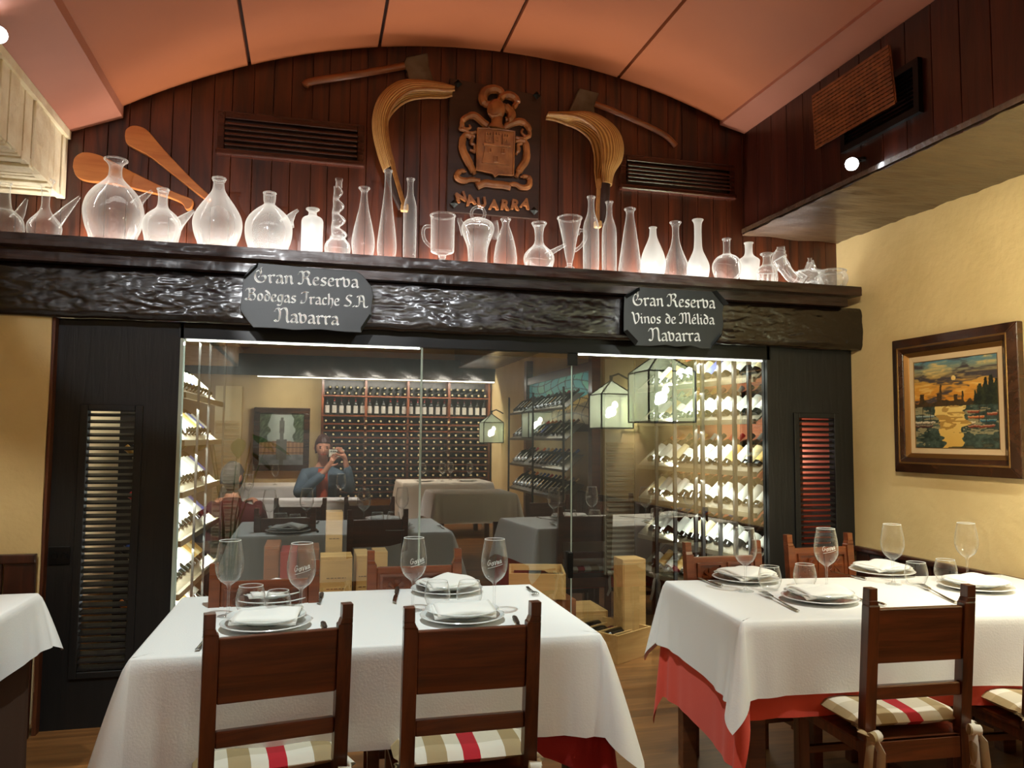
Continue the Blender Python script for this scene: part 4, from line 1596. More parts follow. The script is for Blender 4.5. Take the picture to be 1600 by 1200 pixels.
# mantling: left and right acanthus scrolls
for pts, rr in ((((390, 415), (340, 380), (262, 320), (185, 345), (165, 395), (190, 430), (230, 420), (225, 395)), [.014, .022, .022, .018, .014, .010, .008, .006]),
                (((165, 395), (150, 430), (185, 440), (230, 465), (280, 455)), [.012, .010, .012, .012, .010]),
                (((270, 490), (190, 480), (168, 540), (175, 610), (215, 690), (250, 760), (270, 800)), [.010, .016, .020, .022, .024, .020, .012]),
                (((215, 500), (245, 500), (240, 545), (265, 560), (270, 610), (230, 600)), [.010, .012, .010, .010, .012, .008]),
                (((200, 780), (165, 770), (130, 790), (130, 830), (180, 850), (240, 840), (310, 850)), [.006, .012, .016, .018, .018, .014, .012]),
                (((500, 425), (560, 390), (640, 370), (700, 410), (715, 480), (690, 495), (650, 460), (660, 430)), [.014, .020, .022, .018, .012, .010, .008, .006]),
                (((715, 485), (660, 510), (600, 500)), [.012, .012, .010]),
                (((600, 530), (670, 530), (690, 590), (685, 680), (640, 750), (605, 820)), [.010, .016, .020, .022, .022, .012]),
                (((650, 545), (620, 560), (625, 600), (600, 640)), [.012, .010, .012, .008]),
                (((640, 820), (685, 815), (715, 840), (705, 895), (650, 905), (600, 880), (545, 880)), [.006, .012, .016, .018, .016, .014, .012])):
    crest_tube(m, [Z(*p) for p in pts], rr)
m.build('mantling', 'carve', cr, smooth=True)
m = MB()
crest_tube(m, [Z(*p) for p in ((285, 895), (350, 870), (430, 880), (500, 885), (560, 900))], .022, fl=(1, .5))
m.build('ribbon', 'carve', cr, smooth=True)


def text_mesh(s, size, ext):
    cu = bpy.data.curves.new('letters', 'FONT')
    cu.body = s
    cu.size = size
    cu.extrude = ext
    cu.align_x = 'CENTER'
    cu.offset = size*.045
    ob = bpy.data.objects.new('letters', cu)
    COL.objects.link(ob)
    dg = bpy.context.evaluated_depsgraph_get()
    me = bpy.data.meshes.new_from_object(ob.evaluated_get(dg))
    bpy.data.objects.remove(ob)
    return me


for ch, u, v, rz in zip('NAUARRA', (165, 240, 327, 420, 507, 588, 670), (1022, 1045, 1065, 1083, 1085, 1083, 1072), (-.32, -.26, -.17, 0, .05, .12, .22)):
    me = text_mesh(ch, .072, .012)
    me.materials.append(MT['carve'])
    lo = bpy.data.objects.new('letter', me)
    COL.objects.link(lo)
    lo.parent = cr
    lo.location = crp(*Z(u, v), .008)
    lo.rotation_euler = Matrix.Rotation(PI/2, 3, 'X').to_euler()
    lo.rotation_euler = (Matrix.Rotation(rz, 3, 'Y') @ Matrix.Rotation(PI/2, 3, 'X')).to_euler()

# ---------------------------------------------------------------- blackletter iron signs
GL = {
 'r': ([[(.0, .8), (.18, 1), (.18, .1), (.3, 0)], [(.2, .75), (.42, 1), (.56, .85)]], .62),
 'a': ([[(.1, .85), (.3, 1), (.52, .85), (.52, .12), (.65, 0)], [(.52, .58), (.14, .42), (.1, .14), (.25, 0), (.5, .18)]], .72),
 'n': ([[(0, .8), (.18, 1), (.18, .05)], [(.18, .78), (.45, 1), (.58, .85), (.58, .12), (.7, 0)]], .78),
 'e': ([[(.12, .5), (.5, .62), (.5, .85), (.32, 1), (.1, .8), (.1, .2), (.3, 0), (.55, .15)]], .64),
 's': ([[(.5, .85), (.32, 1), (.12, .82), (.15, .62), (.48, .4), (.48, .15), (.3, 0), (.08, .14)]], .62),
 'v': ([[(0, 1.15), (.15, .95), (.15, .15), (.32, 0), (.58, .2), (.58, .8), (.4, 1), (.25, .9)]], .72),
 'o': ([[(.12, .8), (.32, 1), (.55, .8), (.55, .2), (.32, 0), (.12, .2), (.12, .8)]], .7),
 'd': ([[(.15, 1.45), (.5, 1.15), (.58, .8), (.58, .2), (.34, 0), (.12, .2), (.12, .75), (.34, .98), (.56, .78)]], .72),
 'g': ([[(.55, .85), (.32, 1), (.12, .8), (.12, .25), (.3, .05), (.55, .25)], [(.56, 1), (.56, -.25), (.3, -.5), (.08, -.35)]], .72),
 'c': ([[(.5, .85), (.32, 1), (.12, .8), (.12, .2), (.32, 0), (.52, .15)]], .6),
 'h': ([[(.1, 1.55), (.16, 1.4), (.16, .05)], [(.16, .78), (.42, 1), (.57, .8), (.57, .1), (.42, -.35)]], .72),
 'i': ([[(0, .8), (.15, 1), (.15, .12), (.28, 0)], [(.13, 1.32), (.19, 1.4)]], .38),
 'l': ([[(.04, 1.5), (.15, 1.4), (.15, .12), (.28, 0)]], .38),
 'é': ([[(.12, .5), (.5, .62), (.5, .85), (.32, 1), (.1, .8), (.1, .2), (.3, 0), (.55, .15)], [(.28, 1.2), (.44, 1.45)]], .64),
 '.': ([[(.02, .0), (.16, .06), (.22, .16)]], .34), ' ': ([], .42),
 'G': ([[(.55, 1.35), (.42, 1.5), (.15, 1.15), (.1, .5), (.35, .03), (.75, .0), (1.0, .4), (.95, .8), (.65, .78)], [(.62, 1.75), (.5, 1.5), (.62, 1.15), (.5, .75), (.38, .6)]], 1.15),
 'R': ([[(-.05, 1.25), (.08, 1.6), (.38, 1.5), (.36, .25), (.15, 0), (-.05, .2)], [(.36, 1.45), (.62, 1.7), (.88, 1.45), (.8, 1.05), (.4, .85)], [(.42, .85), (.78, .78), (.82, .15), (1.02, 0)]], 1.12),
 'B': ([[(-.05, 1.25), (.08, 1.6), (.38, 1.5), (.36, .25), (.15, 0), (-.05, .2)], [(.36, 1.45), (.62, 1.7), (.9, 1.45), (.82, 1.1), (.4, .88)], [(.42, .88), (.8, .95), (1.0, .6), (.9, .15), (.6, 0), (.36, .2)]], 1.14),
 'N': ([[(-.05, 1.25), (.08, 1.6), (.38, 1.5), (.36, .25), (.15, 0), (-.05, .2)], [(.36, 1.35), (.66, 1.7), (.96, 1.5), (.94, .15), (1.12, 0)]], 1.2),
 'M': ([[(-.05, 1.25), (.08, 1.6), (.38, 1.5), (.36, .25), (.15, 0), (-.05, .2)], [(.36, 1.35), (.58, 1.7), (.76, 1.5), (.75, .15)], [(.75, 1.35), (.98, 1.7), (1.18, 1.5), (1.16, .15), (1.3, 0)]], 1.4),
 'I': ([[(.05, 1.35), (.3, 1.6), (.8, 1.52)], [(.62, 1.5), (.6, .45), (.35, .03), (.02, .1), (.1, .38)]], .9),
 'S': ([[(.85, 1.45), (.5, 1.6), (.22, 1.25), (.35, .95), (.75, .65), (.75, .2), (.4, 0), (.05, .12)]], .95),
 'A': ([[(.1, 1.35), (.35, 1.6), (.88, 1.55), (.88, .15), (1.05, 0)], [(.38, 1.5), (.42, .35), (.2, 0), (0, .12)], [(.4, .8), (.88, .8)]], 1.1),
 'V': ([[(0, 1.6), (.2, 1.35), (.25, .5), (.4, -.1)], [(.4, -.1), (.8, .4), (.8, 1.2), (.62, 1.5), (.42, 1.3)]], .95)}


def lettering(m, s, width, xh, fn, w=.25):
    tot = sum(GL[c][1] for c in s)
    sx = width/tot
    x = -width/2
    nib = Vector((math.cos(.7), math.sin(.7)))*w
    for c in s:
        st, adv = GL[c]
        for pl in st:
            pl = chaikin(pl, 2) if len(pl) > 2 else pl
            P = [Vector((x+p[0]*sx, p[1]*xh)) for p in pl]
            nb = Vector((nib.x*xh, nib.y*xh))*.5
            for a, b in zip(P[:-1], P[1:]):
                t = (b-a)
                if t.length < 1e-6:
                    continue
                pp = Vector((-t.y, t.x)).normalized()*xh*.05
                for e in (nb, pp):
                    i = len(m.v)
                    m.v += [tuple(fn(*q)) for q in (a-e, a+e, b+e, b-e)]
                    m.f.append((i, i+1, i+2, i+3))
        x += adv*sx


def sign(label, outline, lines, folds):
    yp = 3.91
    ctr = at(sum(p[0] for p in outline)/len(outline), sum(p[1] for p in outline)/len(outline), Y=yp)
    t = thing('iron_sign', label, 'sign', ctr)
    pts = [at(u, v, Y=yp)-ctr for u, v in outline]
    poly = [(p.x, p.z) for p in pts]
    recalc(MB().prism(poly, .006, lambda x, y, z: (x, -z, y)).build('plate', 'plate_black', t, bevel=.002))
    for (a, b, c, d) in folds:                    # corners bent forward
        q = [at(u, v, Y=yp)-ctr for u, v in (a, b, c, d)]
        m = MB()
        m.quadbox([(q[0].x, -.004, q[0].z), (q[1].x, -.004, q[1].z), (q[2].x, -.024, q[2].z), (q[3].x, -.024, q[3].z),
                   (q[0].x, -.008, q[0].z), (q[1].x, -.008, q[1].z), (q[2].x, -.028, q[2].z), (q[3].x, -.028, q[3].z)])
        recalc(m.build('bent_corner', 'plate_black', t))
    for s, (u0, v0), (u1, v1), xh in lines:
        a, b = at(u0, v0, Y=yp)-ctr, at(u1, v1, Y=yp)-ctr
        mid, d = (a+b)/2, (b-a)
        e = d.normalized()
        f = Vector((-e.z, 0, e.x))
        m = MB()
        lettering(m, s, d.length, xh*1.12, lambda x, y: (mid.x+e.x*x+f.x*y, -.0075, mid.z+e.z*x+f.z*y))
        m.build('lettering', 'letter', t)
    return t


sign('black iron sign over the left pane, three lines of white blackletter ending in Navarra',
     [(380, 434), (392, 417), (404, 411), (440, 414), (500, 420), (556, 424), (566, 430), (580, 447), (583, 462), (580, 482), (580, 494), (564, 520), (540, 519), (500, 515), (460, 516), (430, 513), (396, 512), (386, 500), (375, 484), (378, 460)],
     [('Gran Reserva', (396, 441), (561, 450), .0365), ('Bodegas Irache S.A.', (384, 469), (576, 481), .032), ('Navarra', (430, 503), (530, 508), .0375)],
     [((380, 434), (404, 411), (402, 417), (382, 436)), ((580, 494), (564, 520), (563, 513), (577, 492))])
sign('black iron sign over the right pane, three lines of white blackletter starting Gran Reserva',
     [(975, 463), (985, 455), (998, 449), (1040, 452), (1090, 455), (1112, 456), (1120, 466), (1130, 478), (1128, 490), (1130, 508), (1126, 526), (1110, 545), (1096, 545), (1078, 540), (1056, 542), (1040, 539), (1015, 541), (992, 540), (988, 532), (974, 518), (974, 490)],
     [('Gran Reserva', (987, 477), (1117, 482), .0385), ('Vinos de Mélida', (987, 505), (1116, 507), .033), ('Navarra', (1014, 533), (1094, 533), .039)],
     [((975, 463), (998, 449), (997, 455), (978, 466)), ((1130, 478), (1112, 456), (1116, 455), (1135, 476)), ((1126, 526), (1110, 545), (1112, 538), (1126, 520)), ((974, 518), (992, 540), (994, 534), (977, 516))])

# ---------------------------------------------------------------- spotlights and side-wall vent on the bulkheads


def spotlight(loc, aim, label, side):
    t = thing('spotlight', label, 'spotlight', loc)
    d = (Vector(aim)-Vector(loc)).normalized()
    m = MB()
    m.tube([d*-.02, d*.05], [.026, .030], 18, cap=False)
    m.tube([d*-.022, d*-.02], [.012, .026], 18)
    m.build('housing', 'blackmetal', t, smooth=True)
    m = MB()
    m.tube([d*.040, d*.052], [.029, .028], 18)
    m.build('lamp_face', 'lamp', t)
    m = MB()
    m.tube([(0, 0, 0), (side*.05, 0, .03)], .008, 8)
    m.lathe([(0, .0), (.022, 0), (.022, .012), (0, .012)], 14, (side*.052, 0, .024))
    m.build('bracket', 'blackmetal', t)
    return t


s1 = at(1331, 257, X=2.45)
spotlight(s1, (0, 0, 1.5), 'glowing round spotlight on the right plank bulkhead', 1)
s2 = at(-2, 54, X=-1.15)
spotlight(s2, (-.1, .1, 1.4), 'glowing spotlight cut by the photo edge at the upper left', -1)
# louvred vent with a wicker lattice hung over it
bx = 2.515
A_, B_ = at(1318, 205, X=bx), at(1442, 175, X=bx)
C_ = at(1442, 88, X=bx)
t = thing('wall_vent', 'black louvred vent on the right plank bulkhead, partly covered by a lattice', 'vent', (bx, (A_.y+B_.y)/2, min(A_.z, B_.z)))
y0_, y1_ = B_.y-t.location.y, A_.y-t.location.y
hz_ = C_.z-t.location.z
m = MB()
m.box(-.02, .004, y0_, y0_+.03, 0, hz_)
m.box(-.02, .004, y1_-.03, y1_, 0, hz_)
m.box(-.02, .004, y0_+.03, y1_-.03, 0, .03)
m.box(-.02, .004, y0_+.03, y1_-.03, hz_-.03, hz_)
m.build('frame', 'blackmetal', t)
m = MB()
for k in range(9):
    z = .035+(hz_-.07)*k/9
    m.quadbox([(-.018, y0_+.03, z), (-.016, y0_+.03, z), (.003, y0_+.03, z+.022), (.001, y0_+.03, z+.022), (-.018, y1_-.03, z), (-.016, y1_-.03, z), (.003, y1_-.03, z+.022), (.001, y1_-.03, z+.022)])
m.build('slats', 'blackmetal', t)
LA = [at(u, v, X=bx-.02) for u, v in ((1275, 232), (1400, 160), (1390, 72), (1270, 152))]
t = thing('lattice_panel', 'brown woven wooden lattice panel hung on the right bulkhead', 'lattice', LA[0])
m = MB()
w0, w1_, w2_, w3 = [p-LA[0] for p in LA]


def bil(u, v):
    return (w0*(1-u)+w1_*u)*(1-v) + (w3*(1-u)+w2_*u)*v


for k in range(21):
    f = k/20
    m.bar(bil(f, 0), bil(f, 1), .012, .004, up=(1, 0, 0))
for k in range(15):
    f = k/14
    m.bar(bil(0, f)+Vector((-.005, 0, 0)), bil(1, f)+Vector((-.005, 0, 0)), .014, .004, up=(1, 0, 0))
m.build('lattice', 'axe_handle', t)

# ================================================================== tables, cloths, chairs


def cloth(name, mat, label, cat, loc, rz, hx, hy, drop, cdrop, flare, cflare, seed, rip=.012, cr=.009, group=None, kf=9.0, sag=0.):
    """square cloth over a table: drop=(front, right, back, left); the corners hang lower and stand out in folds"""
    rnd = random.Random(seed)
    per = []
    NS, NC = 46, 16
    sides = [((-hx+cr, -hy), (hx-cr, -hy), (0, -1)), ((hx, -hy+cr), (hx, hy-cr), (1, 0)), ((hx-cr, hy), (-hx+cr, hy), (0, 1)), ((-hx, hy-cr), (-hx, -hy+cr), (-1, 0))]
    cen = [(hx-cr, -hy+cr), (hx-cr, hy-cr), (-hx+cr, hy-cr), (-hx+cr, -hy+cr)]
    s = 0
    for k, (a, b, n) in enumerate(sides):
        L = math.hypot(b[0]-a[0], b[1]-a[1])
        for i in range(NS):
            f = i/NS
            d0, d1 = f*L, (1-f)*L
            cw = max(math.exp(-(d0/.11)**1.3), math.exp(-(d1/.11)**1.3))
            per.append((a[0]+(b[0]-a[0])*f, a[1]+(b[1]-a[1])*f, n[0], n[1], cw*.30, drop[k], s+d0, cw))
        s += L
        a0 = math.atan2(n[1], n[0])
        for i in range(NC):
            f = i/NC
            an = a0+PI/2*f
            dd = drop[k]*(1-f)+drop[(k+1) % 4]*f
            dd *= 1+(cdrop*2.4)*(1-abs(2*f-1))
            per.append((cen[k][0]+cr*math.cos(an), cen[k][1]+cr*math.sin(an), math.cos(an), math.sin(an), .30+.70*math.sin(PI*f), dd, s+f*.05, 1))
        s += .05
    n = len(per)
    ph = [rnd.uniform(0, 6.28) for _ in range(6)]
    m = MB()
    rows = [(None, 0, 0), (-.012, 0, 0), (-.004, -.0015, 0), (.0, -.005, 0)] + [(0, 0, t/16) for t in range(1, 17)]
    for o, dz, t in rows:
        for (px, py, nx, ny, cw, dr, ss, c2) in per:
            if o is None:
                m.v.append((px*(1-.06/hx), py*(1-.06/hy), 0))
                continue
            if t == 0:
                m.v.append((px+nx*o, py+ny*o, dz))
                continue
            D_ = dr + .006*math.sin(ss*4+ph[0]) + sag*c2**.35
            out = (flare + cflare*cw)*t**.85
            w = rip*(t**1.2)*(math.sin(ss*kf+ph[1])+.6*math.sin(ss*kf*1.9+ph[2]))
            w += cflare*.16*c2*t*math.sin(ss*55+ph[3])*(0 if c2 == 1 else 1)
            out += w+.004
            m.v.append((px+nx*out, py+ny*out, -.006-D_*t))
    R_ = len(rows)
    for j in range(R_-1):
        for k in range(n):
            k2 = (k+1) % n
            m.f.append((j*n+k, (j+1)*n+k, (j+1)*n+k2, j*n+k2))
    # top as strips so the shading stays clean
    m.v.append((0, 0, 0))
    for k in range(n):
        m.f.append((k, (k+1) % n, len(m.v)-1))
    o = m.build(name, mat, None, smooth=True, ang=65)
    recalc(o)
    o.location = loc
    o.rotation_euler = (0, 0, rz)
    return tag(o, label, cat, group)


def table(label, loc, rz, hx, hy, ztop, mat='table', skip=()):
    t = thing('dining_table', label, 'table', loc, rz)
    MB().box(-hx, hx, -hy, hy, ztop-.03, ztop).build('tabletop', mat, t, bevel=.004)
    for sx in (-1, 1):
        for sy in (-1, 1):
            MB().box(sx*(hx-.05)-.03, sx*(hx-.05)+.03, sy*(hy-.05)-.03, sy*(hy-.05)+.03, 0, ztop-.03).build('leg', mat, t, bevel=.003)
    return t


T1 = Vector((.215, 2.755, 0))
table('wooden dining table under the white cloth of the front left table', T1, .0, .655, .405, .735)
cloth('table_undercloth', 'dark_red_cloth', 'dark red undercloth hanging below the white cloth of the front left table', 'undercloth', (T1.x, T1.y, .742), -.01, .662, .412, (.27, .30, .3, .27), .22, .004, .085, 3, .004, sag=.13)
cloth('tablecloth', 'cloth', 'white tablecloth over the table with two chair backs before it', 'tablecloth', (T1.x, T1.y, .75), -.01, .675, .425, (.285, .29, .28, .30), .135, .012, .12, 4, .005)
T2R = -.107
T2 = Vector((2.235, 2.668, 0))
table('wooden dining table under the white and coral cloths by the right wall', T2, T2R, .78, .36, .735)
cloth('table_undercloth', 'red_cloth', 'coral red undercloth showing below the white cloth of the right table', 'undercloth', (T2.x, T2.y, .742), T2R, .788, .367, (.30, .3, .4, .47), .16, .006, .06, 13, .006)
cloth('tablecloth', 'cloth', 'white tablecloth over the table against the cream wall', 'tablecloth', (T2.x, T2.y, .75), T2R, .80, .38, (.235, .25, .26, .255), .15, .012, .075, 16, .006)
T0 = Vector((-1.42, 2.93, 0))
t0 = thing('dining_table', 'wooden side panel table at the left photo edge', 'table', T0)
MB().box(-.40, .40, -.42, .42, .705, .735).build('tabletop', 'table', t0, bevel=.004)
for sx in (-1, 1):
    for sy in (-1, 1):
        MB().box(sx*.34-.03, sx*.34+.03, sy*.36-.03, sy*.36+.03, 0, .705).build('leg', 'table', t0, bevel=.003)
cloth('table_undercloth', 'brown_cloth', 'brown undercloth hanging to the floor below the white cloth at the left edge', 'undercloth', (T0.x, T0.y, .742), 0, .408, .428, (.66, .66, .66, .66), .03, .0, .01, 23, .002)
cloth('tablecloth', 'cloth', 'white tablecloth on the table cut by the left photo edge', 'tablecloth', (T0.x, T0.y, .75), 0, .43, .45, (.19, .20, .18, .19), .10, .03, .06, 24, .006)


def make_chair(name, label, carved, red, group=None):
    t = thing(name, label, 'chair', (0, 0, 0), 0, group)
    mw = 'chair_red' if red else 'chair'
    mr = 'chair_red' if red else 'chair_x'
    W = .17
    for s in (-1, 1):
        m = MB()
        # back post: straight leg, then raked above the seat, with a narrowed top
        x0, x1 = s*W-.019, s*W+.019
        yb = -.19

        def ring(y, z, d0=.018, k=0.0):
            i0, i1 = (x0+(k if s > 0 else 0), x1-(k if s < 0 else 0))
            return [(i0, y-d0, z), (i1, y-d0, z), (i1, y+d0, z), (i0, y+d0, z)]
        rs = [ring(yb, 0), ring(yb, .45), ring(yb-.035, .845), ring(yb-.035, .848, .018, .004), ring(yb-.037, .862, .017, .009), ring(yb-.04, .90, .016, .009)]
        for a, b in zip(rs[:-1], rs[1:]):
            m.quadbox(a+b)
        m.build('back_post', mw, t, bevel=.003)
        MB().box(s*W-.02, s*W+.02, .155, .195, 0, .43).build('front_leg', mw, t, bevel=.003)
        MB().box(s*W-.012, s*W+.012, -.172, .155, .17, .20).build('side_stretcher', mw, t, bevel=.002)
        MB().box(s*W-.016, s*W+.016, -.172, .155, .385, .43).build('seat_rail', mw, t, bevel=.002)
    MB().box(-W+.019, W-.019, .16, .19, .385, .43).build('seat_rail', mr, t, bevel=.002)
    MB().box(-W+.019, W-.019, -.205, -.175, .36, .425).build('seat_rail', mr, t, bevel=.002)
    MB().box(-W+.019, W-.019, .165, .185, .25, .275).build('front_stretcher', mr, t, bevel=.002)
    m = MB()
    m.grid(lambda u, v: (-.195+.39*u, -.205+.40*v, .432+.012*math.sin(PI*u)*math.sin(PI*v)), 10, 10)
    m.box(-.195, .195, -.17, .195, .418, .431)
    m.build('seat', mr, t, bevel=.003)

    def yz(z):
        return -.19-.035*(z-.45)/.40
    m = MB()
    m.quadbox([(-W+.019, yz(.665)-.011, .665), (W-.019, yz(.665)-.011, .665), (W-.019, yz(.665)+.011, .665), (-W+.019, yz(.665)+.011, .665),
               (-W+.019, yz(.835)-.011, .835), (W-.019, yz(.835)-.011, .835), (W-.019, yz(.835)+.011, .835), (-W+.019, yz(.835)+.011, .835)])
    m.build('top_rail', mr, t, bevel=.004)
    MB().box(-W+.019, W-.019, yz(.57)-.012, yz(.57)+.012, .553, .595).build('lower_rail', mr, t, bevel=.004)
    if carved:
        y = yz(.75)+.011
        for cx in (-.075, .075):
            m = MB()
            for (a, b, c, d) in ((-.062, .062, .69, .70), (-.062, .062, .80, .81), (-.062, -.052, .70, .80), (.052, .062, .70, .80)):
                m.box(cx+a, cx+b, y-.006, y+.006, c, d)
            for k in range(8):
                an = PI*k/4
                m.bar((cx, y+.002, .75), (cx+.038*math.cos(an), y+.004, .75+.038*math.sin(an)), .012, .006, up=(0, 1, 0))
            m.lathe([(.012, 0), (.010, .006), (0, .008)], 10, (0, 0, 0))
            # the boss turned to face forward
            for i in range(len(m.v)-30, len(m.v)):
                xx, yy_, zz = m.v[i]
                m.v[i] = (cx+xx, y+.002+zz, .75+yy_)
            m.build('carved_panel', 'chair_red', t)
    # cushion: rounded pad with piped edge and ties
    m = MB()

    def pad(u, v, up):
        a, b = u*2-1, v*2-1
        sx = .198*(1-.05*(b < -.8)) * a
        sy = .215*b + .028
        e = (1-abs(a)**5)*(1-abs(b)**5)
        h = .027*max(e, 0)**.5
        return (sx, sy, .472+(h if up else -h*.9) + .004*math.sin(a*5+b*3)*e)
    m.grid(lambda u, v: pad(u, v, True), 22, 22)
    m.grid(lambda u, v: pad(1-u, v, False), 22, 22)
    cu = m.build('seat_cushion', 'plaid', t, smooth=True, ang=70)
    for s in (-1, 1):
        m = MB()
        px, py = s*W, -.195
        m.tube([(px-.03*s, py+.035, .465), (px+.022*s, py+.03, .466), (px+.03*s, py-.01, .462), (px+.02*s, py-.03, .455), (px-.0*s, py-.034, .45)], .010, 8, flat=(.5, 1.4))
        m.tube([(px+.012*s, py-.034, .45), (px+.03*s, py-.05, .42), (px+.036*s, py-.048, .36), (px+.05*s, py-.04, .30)], [.012, .012, .014, .010], 8, flat=(.45, 1.5))
        m.tube([(px+.004*s, py-.034, .45), (px-.008*s, py-.052, .41), (px-.004*s, py-.052, .35), (px-.02*s, py-.045, .31)], [.012, .014, .014, .010], 8, flat=(.45, 1.5))
        m.tube([(px-.012*s, py-.036, .455), (px+.022*s, py-.045, .452)], [.017, .017], 10)
        m.build('tie', 'plaid', t, smooth=True)
    return t


def seat_at(t, uvL, uvR, flip=False, z=.90):
    """put a chair so that its two post tops are where the photograph shows them"""
    a, b = at(*uvL, Z=z), at(*uvR, Z=z)
    mid, d = (a+b)/2, (b-a)
    rz = math.atan2(d.y, d.x)
    back = Vector((0, .228, 0))
    if flip:
        back = -back
        back = Matrix.Rotation(rz, 3, 'Z') @ back
        t.location = (mid.x+back.x, mid.y+back.y, 0)
        t.rotation_euler = (0, 0, rz+PI)
    else:
        back = Matrix.Rotation(rz, 3, 'Z') @ back
        t.location = (mid.x+back.x, mid.y+back.y, 0)
        t.rotation_euler = (0, 0, rz)
    return t


GC = 'dark wooden dining chairs in front of the tables'
ch1 = make_chair('dining_chair', 'dark wooden chair with plaid cushion, the left one before the front left table', False, False, GC)
seat_at(ch1, (329, 958), (541, 942))
ch2 = dup(ch1, (0, 0, 0), 0, 'dark wooden chair with plaid cushion, the right one before the front left table', GC)
seat_at(ch2, (639, 948), (836, 939))
ch3 = dup(ch1, (0, 0, 0), 0, 'dark wooden chair with tied plaid cushion before the right table, whole back in view', GC)
seat_at(ch3, (1360, 918), (1511, 913))
off = Matrix.Rotation(ch3.rotation_euler.z, 3, 'Z') @ Vector((.60, -.02, 0))
ch4 = dup(ch1, Vector(ch3.location)+off, ch3.rotation_euler.z-.06, 'dark wooden chair of which only the plaid cushion shows at the right photo edge', GC)
GR = 'carved chairs on the far side of the tables'
cr1 = make_chair('carved_chair', 'reddish carved wooden chair behind the left table, hidden behind the pair of wine glasses', True, True, GR)
cr1.location = (0, 0, 0)
seat_at(cr1, (348, 892), (480, 887), True, .872)
cr2 = dup(cr1, (0, 0, 0), 0, 'reddish carved wooden chair behind the left table, right of the printed wine box', GR)
seat_at(cr2, (582, 864), (713, 861), True, .89)
cr3 = dup(cr1, (0, 0, 0), 0, 'reddish carved wooden chair behind the right table, before the large bottle rack', GR)
seat_at(cr3, (1064, 851), (1190, 847), True, .89)
cr4 = dup(cr1, (0, 0, 0), 0, 'reddish carved wooden chair behind the right table, before the black louvred panel', GR)
seat_at(cr4, (1219, 839), (1336, 835), True, .89)

# ---------------------------------------------------------------- place settings
WGP = [(0, 0), (.033, 0), (.034, .002), (.018, .005), (.006, .010), (.0042, .022), (.0040, .080), (.0055, .100), (.016, .108), (.033, .122), (.0435, .145), (.0465, .165), (.0445, .195), (.0395, .225), (.0345, .250)]
wg_me = mesh_only(MB().lathe(chaikin(WGP, 1), 28), 'bowl_and_stem', 'wineglass')
rim_me = mesh_only(MB().lathe([(.0345+.0011*math.cos(2*PI*k/6), .250+.0011*math.sin(2*PI*k/6)) for k in range(7)], 28), 'rim', 'etch')
GWN = 'stemmed wine glasses on the tables'


def scrawl():
    """etched cursive name with a stroke under it, wrapped round the bowl"""
    m = MB()
    xs_ = 0
    S = {'G': ([(.8, 1.25), (.45, 1.5), (.1, .9), (.3, .3), (.75, .55), (.8, .85), (.5, .8)], .95), 'o': ([(.35, .8), (.1, .5), (.3, .05), (.55, .4), (.35, .8), (.6, .7)], .58),
         'r': ([(0, .1), (.15, .85), (.4, .7), (.38, .1), (.55, .1)], .52), 'i': ([(0, .2), (.15, .8), (.15, .1), (.32, .15)], .32), 'a': ([(.5, .75), (.2, .7), (.1, .2), (.35, .1), (.52, .7), (.5, .1), (.7, .15)], .62)}

    def put(x, y):
        x, y = x*.0145-.028, y*.0145
        z = .168+y+x*.28
        r = .0466-.11*max(z-.168, 0)
        a = -PI/2 + x/.0455
        return (r*math.cos(a), r*math.sin(a), z)
    for c in 'Gorria':
        st, adv = S[c]
        m.tube([put(xs_+p[0], p[1]) for p in catmull(st, 3)], .0009, 5)
        xs_ += adv
    m.tube([put(x, -.35) for x in (.2, 1, 2, 3, 3.8)], .0007, 5)
    return m


lg_me = mesh_only(scrawl(), 'etched_name', 'etch')


def wine_glass(u, v, label, logo=None, p=None, sc=1.0, group=GWN):
    p = p if p is not None else at(u, v, Z=.752)
    r = bpy.data.objects.new('wine_glass', wg_me)
    COL.objects.link(r)
    r.location = (p.x, p.y, p.z if p.z > .7 else .752)
    r.scale = (sc, sc, sc)
    tag(r, label, 'wine glass', group)
    c = bpy.data.objects.new('rim', rim_me)
    COL.objects.link(c)
    c.parent = r
    if logo is not None:
        c = bpy.data.objects.new('etched_name', lg_me)
        COL.objects.link(c)
        c.parent = r
        c.rotation_euler = (0, 0, -math.atan2(p.x, p.y)+logo)
    return r


wine_glass(356, 963, 'empty wine glass at the left end of the front left table')
wine_glass(469, 970, 'empty wine glass with etched name behind the left chair back', .1)
wine_glass(645, 954, 'empty wine glass with etched name directly behind the left post of the second chair', .35)
wine_glass(772, 957, 'empty wine glass with etched name at the right end of the front left table', .05)
wine_glass(1165, 924, 'empty wine glass before the large rack on the right table, left end')
wine_glass(1292, 925, 'empty wine glass with etched name before the black louvred panel', .3)
wine_glass(1396, 913, 'empty wine glass below the painting on the right table')
wine_glass(1512, 909, 'empty wine glass at the right end of the right table')
TUP = [(0, .003), (.024, 0), (.034, .006), (.044, .030), (.0465, .045), (.043, .068), (.0365, .092)]
tu_me = mesh_only(MB().lathe(chaikin(TUP, 1), 28), 'tumbler_bowl', 'wineglass')
tur_me = mesh_only(MB().lathe([(.0365+.001*math.cos(2*PI*k/6), .092+.001*math.sin(2*PI*k/6)) for k in range(7)], 28), 'rim', 'etch')


def tumbler(u, v, label, sc=1.0):
    p = at(u, v, Z=.752)
    r = bpy.data.objects.new('tumbler', tu_me)
    COL.objects.link(r)
    r.location = (p.x, p.y, .752)
    r.scale = (sc, sc, sc)
    tag(r, label, 'tumbler', 'stemless tumblers on the tables')
    c = bpy.data.objects.new('rim', tur_me)
    COL.objects.link(c)
    c.parent = r


